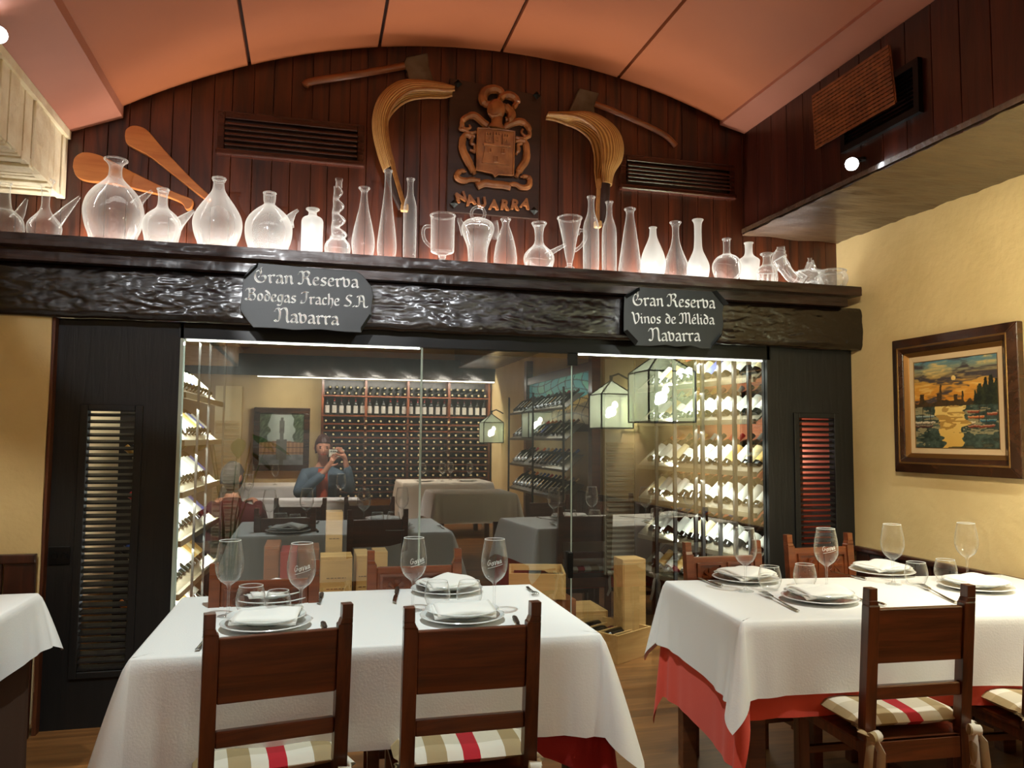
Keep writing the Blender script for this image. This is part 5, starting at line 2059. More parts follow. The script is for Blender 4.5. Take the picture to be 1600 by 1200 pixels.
tumbler(391, 961, 'stemless tumbler left of its pair, nearest the wine glass at the left end', 1.06)
tumbler(434, 963, 'stemless tumbler touching its pair before the far left plate', .92)
tumbler(683, 949, 'stemless tumbler, left of the pair between the second chair posts')
tumbler(733, 949, 'stemless tumbler, right of the pair between the second chair posts')
tumbler(1203, 921, 'stemless tumbler on the right table before the plate nearest the rack')
tumbler(1258, 917, 'stemless tumbler on the right table behind the folded napkin')
tumbler(1432, 913, 'stemless tumbler on the right table below the painting, left of its pair')
tumbler(1478, 908, 'stemless tumbler on the right table below the painting, right of its pair')


def disc_profile(r, h):
    return [(0, .002), (r*.55, .001), (r*.60, .004), (r*.98, h-.001), (r, h+.001), (r*.985, h+.003), (r*.66, .009), (r*.60, .006), (0, .006)]


pl_me = mesh_only(MB().lathe(disc_profile(.140, .016), 48), 'plate', 'china')
pl2_me = mesh_only(MB().lathe(disc_profile(.122, .024), 48), 'plate', 'china')


def napkin(label, loc, rz, seed, tent=0.0, w=.10, h=.085):
    rnd = random.Random(seed)
    m = MB()
    ph = [rnd.uniform(0, 6.28) for _ in range(4)]

    def top(u, v, k):
        a, b = u*2-1, v*2-1
        x = a*w*(1-.04*k) + .006*k
        y = b*h*(1+.05*k*a) + .012*a*k
        z = .0075*k + .006*math.sin(a*2.4+ph[0])*math.cos(b*1.7+ph[1]) + tent*max(0, 1-abs(a-.25)*1.25)*(.4+.6*v) - .010*(abs(b)**4)
        return (x, y, z+.012)
    t = thing('napkin', label, 'napkin', loc, rz, 'folded white napkins')
    for k in range(2):
        m = MB()
        m.grid(lambda u, v: top(u, v, k), 14, 12)
        m.build('fold', 'napkin', t, smooth=True, solid=.0068)
    return t


def setting(u, v, desc, seed, rz=0., tent=0.0, two=True, nap=(0, 0)):
    p = at(u, v, Z=.755)
    r = bpy.data.objects.new('charger_plate', pl_me)
    COL.objects.link(r)
    r.location = (p.x, p.y, .7515)
    tag(r, 'wide lower plate at '+desc, 'plate', 'wide white plates')
    z = .7515+.0075
    if two:
        q = bpy.data.objects.new('dinner_plate', pl2_me)
        COL.objects.link(q)
        q.location = (p.x, p.y, .7515+.0125)
        tag(q, 'white plate under the napkin at '+desc, 'plate', 'upper white plates')
        z = .7515+.024
    napkin('folded napkin at '+desc, (p.x+nap[0], p.y+nap[1], z), rz, seed, tent)


setting(424, 936, 'the left table\'s far place behind its first two tumblers', 1, .3, .02)
setting(416, 977, 'the left table\'s near place behind the first chair back', 2, -.1, .0)
setting(698, 923, 'the left table\'s far place behind the second tumbler pair', 3, .2, .02)
setting(722, 966, 'the left table\'s near place behind the second chair back', 4, -.05, .0)
setting(1165, 906, 'the right table\'s place nearest the bottle rack', 5, .2, .015)
setting(1281, 937, 'the right table\'s near place left of its chair', 6, -.1, .0)
setting(1378, 895, 'the right table\'s far place before the louvre', 7, .1, .015)
setting(1524, 919, 'the right table\'s place nearest the photo edge', 8, -.1, .01)


def knife(p0, p1, label, black=True):
    a, b = at(*p0, Z=.754), at(*p1, Z=.754)     # handle end, blade tip
    d = (b-a)
    L = max(d.length, .17)
    t = thing('table_knife', label, 'knife', (a.x, a.y, .7525), math.atan2(d.y, d.x), 'table knives')
    m = MB()
    m.tube([(0, 0, .006), (.02, 0, .007), (L*.40, 0, .006), (L*.44, 0, .005)], [.006, .009, .0075, .005], 8, flat=(1, .6), up=(0, 0, 1))
    m.build('handle', 'knifehandle' if black else 'steel', t, smooth=True)
    m = MB()
    m.prism([(L*.44, -.004), (L*.6, -.009), (L*.9, -.010), (L, .004), (L*.6, .007), (L*.44, .004)], .002, lambda x, y, z: (x, y, z+.003))
    m.build('blade', 'steel', t)


def fork(p0, p1, label):
    a, b = at(*p0, Z=.754), at(*p1, Z=.754)     # handle end, tines end
    d = (b-a)
    L = max(d.length, .16)
    t = tag(bpy.data.objects.new('fork', None), label, 'fork', 'forks')
    COL.objects.link(t)
    t.location = (a.x, a.y, .7525)
    t.rotation_euler = (0, 0, math.atan2(d.y, d.x))
    m = MB()
    m.tube([(0, 0, .004), (L*.25, 0, .004), (L*.6, 0, .008), (L*.68, 0, .008)], [.007, .006, .003, .004], 8, flat=(1, .4), up=(0, 0, 1))
    m.build('handle', 'steel', t, smooth=True)
    m = MB()
    m.prism([(L*.66, -.004), (L*.72, -.011), (L*.8, -.012), (L*.8, .012), (L*.72, .011), (L*.66, .004)], .002, lambda x, y, z: (x, y, z+.007))
    for k in range(4):
        y = -.0105+.007*k
        m.tube([(L*.79, y, .008), (L*.9, y, .010), (L, y, .006)], [.0021, .002, .0012], 6)
    m.build('tines', 'steel', t)


knife((621, 919), (617, 943), 'table knife pointing at the camera, between the two far places')
knife((803, 965), (818, 990), 'dark-handled table knife right of the near right place')
knife((504, 974), (512, 990), 'dark-handled knife tip showing above the left chair rail')
knife((503, 928), (499, 944), 'short steel knife right of the far left plates')
fork((824, 918), (838, 931), 'fork beside the far right plate, tines toward the glass')
fork((308, 1016), (318, 1004), 'fork end showing left of the left chair post')
knife((1128, 917), (1086, 902), 'steel knife left of the plate nearest the rack', False)
fork((1247, 955), (1189, 926), 'fork with tines up at the near place of the right table')
knife((1353, 906), (1302, 894), 'steel knife between two far plates of the right table', False)
fork((1494, 942), (1435, 914), 'fork left of the plate nearest the right photo edge')
knife((1384, 947), (1368, 943), 'steel knife behind the right table chair post', False)

# ---------------------------------------------------------------- the painting on the cream wall
PXL = XR-.002


def pw(u, v, x=PXL):
    return at(u, v, X=x)


fr = [(1386, 536), (1579, 499), (1600, 746), (1400, 740)]
P = [pw(u, v, XR-.05) for u, v in fr]
yc = (P[0].y+P[3].y)/2, (P[1].y+P[2].y)/2
zt, zb_ = (P[0].z+P[1].z)/2, (P[2].z+P[3].z)/2
cy_, hw_, hh_ = (yc[0]+yc[1])/2, abs(yc[0]-yc[1])/2, (zt-zb_)/2
pt = thing('framed_painting', 'framed oil painting of a sunset river with boats on the cream wall', 'painting', (XR-.002, cy_, zb_))


def ring_frame(w0, h0, w1, h1, d0, d1, name, mat, bev=.004):
    """rectangular moulding between two rectangles (half sizes), depth d0 at the outer edge and d1 at the inner"""
    m = MB()
    o = [(-w0, -h0), (w0, -h0), (w0, h0), (-w0, h0)]
    i_ = [(-w1, -h1), (w1, -h1), (w1, h1), (-w1, h1)]
    for k in range(4):
        k2 = (k+1) % 4
        q = [o[k], o[k2], i_[k2], i_[k]]
        m.quadbox([(0, q[0][0], q[0][1]+hh_), (0, q[1][0], q[1][1]+hh_), (0, q[2][0], q[2][1]+hh_), (0, q[3][0], q[3][1]+hh_),
                   (-d0, q[0][0], q[0][1]+hh_), (-d0, q[1][0], q[1][1]+hh_), (-d1, q[2][0], q[2][1]+hh_), (-d1, q[3][0], q[3][1]+hh_)])
    return recalc(m.build(name, mat, pt, bevel=bev))


fw = .105
ring_frame(hw_, hh_, hw_-.05, hh_-.05, .035, .05, 'frame', 'pic_frame')
ring_frame(hw_-.048, hh_-.048, hw_-.058, hh_-.058, .052, .050, 'gilt_bead', 'gilt', .003)
ring_frame(hw_-.057, hh_-.057, hw_-.082, hh_-.082, .050, .036, 'inner_moulding', 'pic_frame')
ring_frame(hw_-.082, hh_-.082, hw_-fw, hh_-fw, .036, .016, 'bronze_slip', 'gilt')
ring_frame(hw_-fw, hh_-fw, hw_-fw-.028, hh_-fw-.028, .016, .013, 'linen_mount', 'mat', .001)
aw, ah = hw_-fw-.028, hh_-fw-.028
ring_frame(aw, ah, aw-.003, ah-.003, .015, .014, 'gilt_fillet', 'gilt', .001)


def noise2(x, y, s=0):
    def h(i, j):
        v = math.sin(i*127.1+j*311.7+s*74.7)*43758.5453
        return v-math.floor(v)
    i, j = math.floor(x), math.floor(y)
    f, g = x-i, y-j
    f, g = f*f*(3-2*f), g*g*(3-2*g)
    return (h(i, j)*(1-f)+h(i+1, j)*f)*(1-g)+(h(i, j+1)*(1-f)+h(i+1, j+1)*f)*g


def mixc(a, b, t):
    t = max(0, min(1, t))
    return tuple(a[i]*(1-t)+b[i]*t for i in range(3))


def fbm(x, y, s=0):
    return .5*noise2(x, y, s)+.28*noise2(x*2.1, y*2.1, s+1)+.22*noise2(x*4.3, y*4.3, s+2)


def sunset(u, v):
    """u left-right, v bottom-top of the river scene"""
    n1 = fbm(u*4+1.3*fbm(u*5, v*12, 3), v*17, 1)
    n2 = fbm(u*24, v*30, 2)
    ru, rv = u+.02*(n2-.5), v+.02*(fbm(u*26, v*18, 11)-.5)
    hor = .47
    if rv > hor:
        t = (rv-hor)/(1-hor)
        c = mixc((214, 132, 34), (218, 158, 66), t*2) if t < .5 else mixc((218, 158, 66), (96, 136, 146), (t-.5)*2.2)
        if n1 > .54:
            c = mixc(c, (74, 66, 66), (n1-.54)*6)
        elif n1 < .42:
            c = mixc(c, (244, 206, 124), (.42-n1)*4)
        if (u-.50)**2+(v-.78)**2*1.1 < .0008:
            c = mixc((250, 230, 156), (236, 180, 90), n2)
        sil = hor+.03+.05*noise2(u*22, 3, 4)
        if rv < sil or (abs(ru-.34) < .012 and v < .72) or (abs(ru-.31) < .02 and v < .62) or (abs(ru-.60) < .012 and v < .63) or (abs(ru-.52) < .02 and v < .60) or (abs(ru-.1) < .03 and v < .62):
            c = mixc((48, 42, 28), (98, 66, 30), n2*1.2-.1)
        for cx_, ht, ww in ((.80, .70, .05), (.86, .76, .05), (.92, .78, .06), (.98, .74, .05), (.75, .62, .03)):
            if abs(ru-cx_)*(1.15-n2*.5) < ww*(1-(v-hor)/(ht-hor)*.75) and v < ht+.04*(n2-.5):
                c = mixc((20, 26, 20), (62, 66, 36), n2*1.6-.3)
    else:
        t = rv/hor
        c = mixc((226, 178, 84), (242, 210, 126), t)
        if n1 > .55:
            c = mixc(c, (158, 112, 46), .65)
        lb = .36+.16*(fbm(v*16, 2, 7)-.5)-.10*t
        rb = .58+.20*(fbm(v*14, 5, 8)-.5)+.08*t
        if ru < lb or ru > rb:
            c = mixc((34, 46, 38), (84, 100, 88), n2*1.5-.25)
            if n1 > .58:
                c = mixc(c, (214, 190, 136), .6)
            for (bx_, by_, bw_, col) in ((.13, .36, .24, (128, 156, 156)), (.12, .29, .28, (206, 196, 168)), (.11, .25, .26, (74, 44, 36)), (.72, .40, .14, (150, 66, 36)), (.75, .34, .18, (204, 108, 46)), (.80, .24, .30, (150, 66, 40)), (.88, .30, .18, (46, 108, 122)), (.70, .28, .08, (224, 210, 170)), (.92, .37, .12, (160, 74, 40))):
                if abs(ru-bx_) < bw_/2*(1-max(by_-v, 0)*12) and -.016 < rv-by_ < .014:
                    c = mixc(col, (236, 220, 186) if rv > by_+.006 else (60, 36, 28), .55 if abs(rv-by_) > .006 else 0)
            for mx_ in (.1, .2, .78, .86):
                if abs(u-mx_-.05*(v-.3)) < .004 and .28 < v < .46:
                    c = (54, 44, 34)
        if v < .12 and n1 > .50 and u > .3:
            c = mixc(c, (52, 52, 38), .7)
    return rgb(c)


def paint_panel(name, fn, nu, nv, put, mat, parent):
    m = MB()
    m.grid(put, nu, nv)
    cols = [fn(i/nu, j/nv) for j in range(nv+1) for i in range(nu+1)]
    return m.build(name, mat, parent, cols=cols)


paint_panel('canvas', lambda u, v: sunset(u, v), 210, 190, lambda u, v: (-.012, aw-2*aw*u, hh_-ah+2*ah*v), 'art', pt)

# ================================================================== the dining room behind the camera, which the glass mirrors


def lantern(u, v, Yv, label, s=1.0):
    p = rf(u, v, Yv)
    x = XR-.21*s
    t = thing('wall_lantern', label, 'lantern', (x, p.y, p.z), 0, 'glass lanterns along the right wall')
    w, h = .17*s, .17*s
    m = MB()
    for sx in (-1, 1):
        for sy in (-1, 1):
            m.bar((sx*w, sy*w, -h), (sx*w, sy*w, h), .012, .012)
            m.bar((sx*w, sy*w, h), (0, 0, h+.15*s), .012, .012)
        for z in (-h, h):
            m.bar((sx*w, -w, z), (sx*w, w, z), .012, .012)
            m.bar((-w, sx*w, z), (w, sx*w, z), .012, .012)
    m.build('frame', 'blackmetal', t)
    m = MB()
    m.tube([(0, 0, h+.14*s), (0, 0, h+.20*s)], .018, 10)
    m.tube([(0, 0, h+.19*s), (.08, 0, h+.22*s), (XR-x-.005, 0, h+.16*s)], .010, 8)
    m.build('bracket', 'blackmetal', t)
    m = MB()
    for a, b in (((-w, -w), (w, -w)), ((w, -w), (w, w)), ((w, w), (-w, w)), ((-w, w), (-w, -w))):
        m.grid(lambda q, r: (a[0]+(b[0]-a[0])*q, a[1]+(b[1]-a[1])*q, -h+2*h*r), 1, 1)
        m.grid(lambda q, r: ((a[0]+(b[0]-a[0])*q)*(1-r), (a[1]+(b[1]-a[1])*q)*(1-r), h+.15*s*r), 1, 1)
    m.build('glass_panes', 'lanternglass', t)
    m = MB()
    for dx, dz in ((-.03, -.03), (.04, .07)):
        m.lathe([(0, -.035), (.020, -.03), (.03, -.01), (.028, .01), (.015, .03), (0, .035)], 12, (dx, 0, dz))
    m.build('bulbs', 'bulb', t, smooth=True)
    point('lantern_light', (x, p.y, p.z), 16*s, (1.0, .88, .66), .05)
    return t


lantern(1070, 622, 6.2, 'large glass lantern mirrored before the bottle rack, nearest of the wall lanterns', 1.25)
lantern(950, 643, 7.5, 'glass lantern mirrored left of the large rack, second of the wall lanterns')
lantern(835, 664, 10.2, 'glass lantern mirrored beside the stained glass, third of the wall lanterns')
lantern(768, 676, 13.0, 'small glass lantern mirrored deepest in the cellar glass')

# rear rack full of corked bottles
q0, q1 = rf(503, 690, 13.6), rf(822, 690, 13.6)
RW = (q0.x, XR-.06)
RY = YB+.02
rr = thing('bottle_shelving', 'tall dark shelving full of corked bottles on the rear wall, mirrored in the glass', 'shelving', (RW[0], RY, 0))
RL = RW[1]-RW[0]
MB().box(0, RL, 0, .02, .25, 2.36).build('back_panel', 'cellarwall', rr)
for k in range(5):
    MB().box(RL*k/4-.02, RL*k/4+.02, .02, .32, .25, 2.36).build('upright', 'chair', rr)
row_z = [.30+.118*k for k in range(12)]
for k, z in enumerate(row_z):
    MB().box(0, RL, .02, .32, z-.03, z-.005).build('shelf', 'chair_red' if k > 8 else 'chair', rr)
MB().box(0, RL, .02, .34, 1.71, 1.735).build('shelf', 'chair', rr)
MB().box(0, RL, .02, .34, 2.055, 2.075).build('shelf', 'chair', rr)
end_me = mesh_only(MB().lathe([(0, 0), (.037, .0), (.037, .18), (.022, .228), (.0145, .245), (.0155, .297), (0, .298)], 10), 'bottle', 'bottle')
cork_me = mesh_only(MB().lathe([(0, .305), (.017, .303), (.0175, .27), (.0165, .27)], 10), 'cork_capsule', 'lab_cream')
nb = 22
lying = []
for r_, z in enumerate(row_z):
    for k in range(nb):
        lying.append(Matrix.Translation((RL*(k+.5)/nb+random.uniform(-.01, .01), .04, z+.036)) @ Matrix.Rotation(-PI/2, 4, 'X'))
for k in range(24):
    b = wine_bottle(Matrix.Translation((RW[0]+.08+(RL-.16)*k/23, RY+.22, 1.737)) @ Matrix.Rotation(PI, 4, 'Z'), random.choice(['black', 'red', 'maroon']), 'white', 'standing labelled bottle, %s along the mirrored upper shelf' % ORD[k], 'standing bottles on the mirrored shelf')
for k in range(24):
    lying.append(Matrix.Translation((.08+(RL-.16)*k/23, .04, 2.116)) @ Matrix.Rotation(-PI/2, 4, 'X'))
    lying.append(Matrix.Translation((.12+(RL-.24)*k/23, .04, 2.215)) @ Matrix.Rotation(-PI/2, 4, 'X'))
mm = MB()
mc = MB()
for M_ in lying:
    for src, dst in ((end_me, mm), (cork_me, mc)):
        b0 = len(dst.v)
        dst.v += [tuple(M_ @ v.co) for v in src.vertices]
        dst.f += [tuple(b0+i for i in p.vertices) for p in src.polygons]
lb = mm.build('wine_bottles', 'bottle', None, smooth=True, loc=(RW[0], RY, 0))
tag(lb, 'hundreds of corked bottles lying in the mirrored rear shelving', 'wine bottles', None, 'stuff')
lc = mc.build('cork_capsules', 'lab_cream', lb, smooth=True)
lc['kind'] = 'stuff'
# rear beam with a light strip
o_ = MB()
o_.grid(lambda u, v: (XL+(XR-XL)*u, -5.45+.02*math.sin(u*60+v*5), 2.37+.36*v), 80, 6)
o_.box(XL, XR, -5.75, -5.46, 2.39, 2.71)
struct('rear_beam', o_, 'hewn', None, 'dark hewn beam over the rear shelving, mirrored in the glass', 'beam', smooth=True, ang=70)
tag(MB().box(-.9, XR-.02, -5.46, -5.43, 2.345, 2.36).build('led_strip', 'led_cellar'), 'long light strip under the mirrored rear beam', 'light strip')
# cabinet with stained glass and slanted bottle shelves on the right wall
sy0, sy1 = 2*GY-11.2, 2*GY-8.4
sg = thing('stained_glass_panel', 'stained glass landscape panel in a wooden frame on the mirrored right wall', 'stained glass', (XR-.06, sy0, 0))


def stain(u, v):
    """bays of coloured glass between lead lines: hills below a blue-green sky"""
    cu_, cv = u*9+.4*math.sin(v*9), v*6+.5*math.sin(u*7)
    if abs(cu_-round(cu_)) < .05 or abs(cv-round(cv)) < .06:
        return rgb((22, 18, 14))
    h1 = .55+.10*math.sin(u*6+1)
    h2 = .38+.08*math.sin(u*8)
    k = noise2(math.floor(cu_)*3.1, math.floor(cv)*2.3, 9)
    if v > h1:
        return rgb(mixc((60, 150, 160), (120, 190, 150), k))
    if v > h2:
        return rgb(mixc((220, 176, 92), (236, 206, 130), k))
    return rgb(mixc((150, 150, 130), (180, 140, 80), k))


paint_panel('glass', stain, 150, 60, lambda u, v: (0, (sy1-sy0)*u, 1.52+.62*v), 'stain', sg)
m = MB()
for y in (0, sy1-sy0):
    m.box(-.05, .05, y-.06, y+.06, 0, 2.5)
m.box(-.04, .05, 0, sy1-sy0, 2.14, 2.24)
m.box(-.04, .05, 0, sy1-sy0, 1.44, 1.52)
m.build('frame', 'chair_red', sg)
rack('wine_rack', 'slanted bottle shelves below the stained glass, mirrored in the glass', (XR-.34, sy0+.1, 0), (0, 1, 0), (1, 0, 0), sy1-sy0-.2, [1.72, 1.36, 1.0, .66], .17, [.02, (sy1-sy0-.2)/2, sy1-sy0-.22], 'stained glass rack', panel=False, power=5.0)
# painting of a monument on the rear wall
a, b = rf(393, 634, 13.5), rf(482, 738, 13.5)
mp_ = thing('framed_painting', 'framed painting of a statue on a column before a palace, mirrored in the glass', 'painting', ((a.x+b.x)/2, YB+.01, b.z))
w_, h_ = abs(b.x-a.x)/2, a.z-b.z
for (x0, x1, z0, z1) in ((-w_, w_, 0, .1), (-w_, w_, h_-.1, h_), (-w_, -w_+.1, .1, h_-.1), (w_-.1, w_, .1, h_-.1)):
    MB().box(x0, x1, 0, .06, z0, z1).build('frame_side', 'pic_frame', mp_, bevel=.01)


def monument(u, v):
    n = noise2(u*14, v*16, 12)
    c = mixc((196, 206, 196), (150, 168, 160), abs(u-.5)*2+n*.3)
    tr = abs(u-.5)
    if v > .42 and tr > .24+.12*noise2(v*9, u*5, 13)-.1*(v-.5):
        c = mixc((40, 58, 34), (110, 124, 96), noise2(u*30+v*20, v*24, 14))
    if v < .48-.1*abs(u-.5) and v > .2:
        c = mixc((150, 110, 74), (190, 150, 110), (math.sin(u*70) > 0)*.6+n*.3)
        if math.sin(v*60) > .8:
            c = mixc(c, (84, 66, 50), .6)
    if v <= .2:
        c = mixc((150, 158, 160), (110, 116, 120), n)
    if tr < .045 and v < .72 or (tr < .06 and .62 < v < .86) or (tr < .03 and v < .92) or (tr < .12 and v < .5 and v > .1):
        c = mixc((120, 122, 112), (90, 92, 86), n)
    return rgb(c)


paint_panel('canvas', lambda u, v: monument(1-u, v), 80, 96, lambda u, v: (-w_+.1+(2*w_-.2)*u, .03, .1+(h_-.2)*v), 'art', mp_)
# tables of the room behind
def simple_table(label, clabel, p, hx, hy, drop, mat='cloth', rz=0.):
    table(label, (p[0], p[1], 0), rz, hx-.02, hy-.02, .735)
    cloth('tablecloth', mat, clabel, 'tablecloth', (p[0], p[1], .75), rz, hx, hy, (drop,)*4, .12, .012, .10, int(p[0]*100), .008)


p1 = rf(700, 768, 10.6)
simple_table('table under the white cloth farthest back in the mirrored room', 'white cloth on the mirrored table before the corked bottle shelving', (p1.x, p1.y-.4), .62, .45, .55)
p2 = (1.75, -.55)
simple_table('table under the white cloth beside the photographer', 'white cloth on the mirrored table right of the photographer', p2, .45, .40, .30)
p3 = rf(430, 772, 10.4)
simple_table('table under the white cloth below the mirrored monument painting', 'white cloth on the mirrored table below the monument painting', (p3.x-.1, p3.y), .5, .4, .3)
simple_table('table at which the photographer sits', 'white cloth on the table between the photographer and the man in maroon', (-.15, .48), .62, .36, .25)
for k, (dx, dy) in enumerate(((-.32, .2), (-.05, .22), (.34, .2), (.12, -.1))):
    wine_glass(0, 0, '%s wine glass along the farthest mirrored table' % ORD[k], None, Vector((p1.x+dx, p1.y-.4+dy, .752)), 1.0, 'mirrored wine glasses on the farthest table')
for k, (dx, dy) in enumerate(((-.2, .1), (.1, .16))):
    wine_glass(0, 0, '%s wine glass on the mirrored table below the monument painting' % ORD[k], None, Vector((p3.x-.1+dx, p3.y+dy, .752)), 1.0, 'mirrored wine glasses below the painting')
for k, (x, y) in enumerate(((.28, .55), (-.55, .62))):
    wine_glass(0, 0, '%s wine glass on the photographer\'s table' % ORD[k], None, Vector((x, y, .752)), 1.0, 'wine glasses on the photographer\'s table')
for k, (dx, dy) in enumerate(((-.3, .2), (.3, .2))):
    r = bpy.data.objects.new('dinner_plate', pl_me)
    COL.objects.link(r)
    r.location = (p1.x+dx, p1.y-.4+dy, .7515)
    tag(r, '%s white plate on the farthest mirrored table' % ORD[k], 'plate', 'plates on the farthest mirrored table')

# ================================================================== people seen in the glass


def skin_body(name, mat, parent, chains, sub=1, dress=None):
    """one continuous surface grown over connected joints; chains are lists of (key, position, radius) sharing keys"""
    idx, vs, es, rad = {}, [], [], []
    for ch in chains:
        prev = None
        for key, p, r in ch:
            if key not in idx:
                idx[key] = len(vs)
                vs.append(tuple(p))
                rad.append(r)
            if prev is not None and prev != idx[key]:
                es.append((prev, idx[key]))
            prev = idx[key]
    me = bpy.data.meshes.new(name)
    me.from_pydata(vs, es, [])
    me.materials.append(MT[mat])
    o = bpy.data.objects.new(name, me)
    COL.objects.link(o)
    o.parent = parent
    md = o.modifiers.new('skin', 'SKIN')
    md.use_smooth_shade = True
    for i, r in enumerate(rad):
        q = r if hasattr(r, '__len__') else (r, r)
        me.skin_vertices[0].data[i].radius = q
        me.skin_vertices[0].data[i].use_root = (i == 0)
    s = o.modifiers.new('sub', 'SUBSURF')
    s.levels = s.render_levels = sub
    if dress:
        # bake the surface and colour what the clothes cover
        dg = bpy.context.evaluated_depsgraph_get()
        me2 = bpy.data.meshes.new_from_object(o.evaluated_get(dg))
        o.modifiers.clear()
        o.data = me2
        for nm in dress[0]:
            me2.materials.append(MT[nm])
        for p in me2.polygons:
            p.use_smooth = True
            p.material_index = dress[1](p.center)
    return o


def hand(pre, wrist, d, n, curl, side):
    """five fingers and a thumb rooted in the palm: d = along the fingers, n = palm normal, side = towards the thumb"""
    d, n, side = Vector(d).normalized(), Vector(n).normalized(), Vector(side).normalized()
    w = Vector(wrist)
    ch = [[(pre+'w', w, .026), (pre+'p', w+d*.045, (.030, .022)), (pre+'q', w+d*.075, (.032, .019))]]
    for k, (off, l) in enumerate(((.026, .068), (.009, .078), (-.009, .073), (-.026, .056))):
        b = w+d*.082+side*off
        p1 = b+d*l*.45+n*curl*l*.15
        p2 = p1+d*l*.30*(1-curl)+n*curl*l*.45
        p3 = p2+d*l*.22*(1-curl*1.3)+n*curl*l*.30
        ch.append([(pre+'q', 0, 0), (pre+'f%d0' % k, b, .0095), (pre+'f%d1' % k, p1, .009), (pre+'f%d2' % k, p2, .0085), (pre+'f%d3' % k, p3, .007)])
    t0 = w+d*.03+side*.030
    ch.append([(pre+'p', 0, 0), (pre+'t0', t0, .012), (pre+'t1', t0+side*.025+d*.022+n*.008, .0105), (pre+'t2', t0+side*.035+d*.05+n*.02, .008)])
    return ch


def head(parent, c, f, face_mat='skin', hair='hair_red', r=.095, long=False):
    """shaped head with eyes, nose, mouth, ears and hair; f = direction the face looks"""
    f = Vector(f).normalized()
    s = Vector((0, 0, 1)).cross(f).normalized()*-1
    up = f.cross(s)*-1
    up = Vector((0, 0, 1))*.0 + (s.cross(f))
    if up.z < 0:
        up = -up
    M_ = Matrix((s, f, up)).transposed()

    def sk(u, v):
        a, b = 2*PI*u, PI*v
        x, y, z = math.sin(b)*math.cos(a), math.sin(b)*math.sin(a), math.cos(b)
        X, Y, Zz = x*.075, y*.095, z*.118
        if z < 0:
            k = 1+.28*z
            X *= k
            if y > 0:
                Y += .012*(-z)*y
            Y *= (1+.15*z) if y < 0 else 1
        if y > .75 and abs(x) < .2 and -.45 < z < .1:       # nose bridge
            Y += .022*(1-abs(x)/.2)*(1-abs(z+.25)/.35 if abs(z+.25) < .35 else 0)
        return c + M_ @ Vector((X, Y, Zz))
    m = MB()
    m.grid(sk, 36, 24)
    for sg_ in (-1, 1):
        m.tube([c+M_ @ Vector((sg_*.074, -.005, -.03)), c+M_ @ Vector((sg_*.084, -.012, 0)), c+M_ @ Vector((sg_*.078, -.004, .03))], [.010, .016, .010], 8)
    hd = m.build('head', face_mat, parent, smooth=True, ang=80)
    m = MB()
    for sg_ in (-1, 1):
        e = c+M_ @ Vector((sg_*.031, .083, .004))
        m.tube([e+M_ @ Vector((-.012, 0, 0)), e+M_ @ Vector((0, .004, .001)), e+M_ @ Vector((.012, 0, 0))], [.002, .006, .002], 8)
    m.build('eyes', 'trouser', hd, smooth=True)
    m = MB()
    for sg_ in (-1, 1):
        e = c+M_ @ Vector((sg_*.031, .088, .022))
        m.tube([e+M_ @ Vector((-.015, -.003, -.002)), e, e+M_ @ Vector((.015, -.003, -.002))], [.002, .004, .002], 6)
    m.build('eyebrows', hair, hd, smooth=True)
    m = MB()
    e = c+M_ @ Vector((0, .090, -.062))
    m.tube([e+M_ @ Vector((-.024, -.008, .002)), e, e+M_ @ Vector((.024, -.008, .002))], [.002, .0045, .002], 8)
    m.build('mouth', 'red_cloth', hd, smooth=True)
    m = MB()

    def hr(u, v):
        a, b = 2*PI*u, PI*v*(.62 if not long else .66)
        x, y, z = math.sin(b)*math.cos(a), math.sin(b)*math.sin(a), math.cos(b)
        lift = 1.10+.05*math.sin(a*9+b*4)+.03*math.sin(a*17)
        X, Y, Zz = x*.078*lift, y*.098*lift-.006, z*.122*lift+.006
        if y > .35 and z < .35:                       # keep the face free
            Y *= .62
            Zz = max(Zz, .035)
        return c + M_ @ Vector((X, Y, Zz))
    m.grid(hr, 40, 18)
    m.build('hair', hair, hd, smooth=True, ang=80)
    return hd


# the photographer: seated, phone raised before the face
hp = rf(505, 700, 8.45)
ph_ = rf(526, 708, 8.26)
per = thing('person', 'person with auburn hair, denim jacket and orange shirt raising a phone, mirrored in the glass', 'person', (hp.x, hp.y-.1, 0))
loc = Vector((hp.x, hp.y-.1, 0))


def W(x, y, z):
    return Vector((x, y, z))


hx_ = hp.z
sh_z = hx_-.235
c_h = Vector((0, .10, hx_))
pe = ph_ - loc
hR = pe+Vector((.085, -.012, -.045))        # hand at the right side of the mirrored phone
hL = pe+Vector((-.075, -.02, -.13))
arm = [
    [('pel', W(0, 0, .58), (.15, .12)), ('wa', W(0, .0, .66), (.115, .085)), ('ch', W(0, .0, sh_z-.14), (.125, .085)), ('ub', W(0, .01, sh_z-.04), (.085, .065)), ('nk', W(0, .05, sh_z+.06), .055), ('hd', W(0, .09, hx_-.06), .05)],
    [('ub', 0, 0), ('sR', W(.17, .02, sh_z-.04), .062), ('eR', W(.30, .13, sh_z-.22), .046), ('rw', hR+Vector((.01, -.02, -.06)), .030), ('rhw', hR, .026)],
    [('ub', 0, 0), ('sL', W(-.17, .02, sh_z-.04), .062), ('eL', W(-.26, .16, sh_z-.26), .046), ('lw', hL+Vector((-.03, -.02, -.05)), .030), ('lhw', hL, .026)],
    [('pel', 0, 0), ('tR', W(.11, .20, .57), .085), ('kR', W(.13, .42, .53), .062), ('aR', W(.13, .44, .10), .042), ('fR', W(.13, .54, .035), .035)],
    [('pel', 0, 0), ('tL', W(-.11, .20, .57), .085), ('kL', W(-.13, .42, .53), .062), ('aL', W(-.13, .44, .10), .042), ('fL', W(-.13, .54, .035), .035)]]
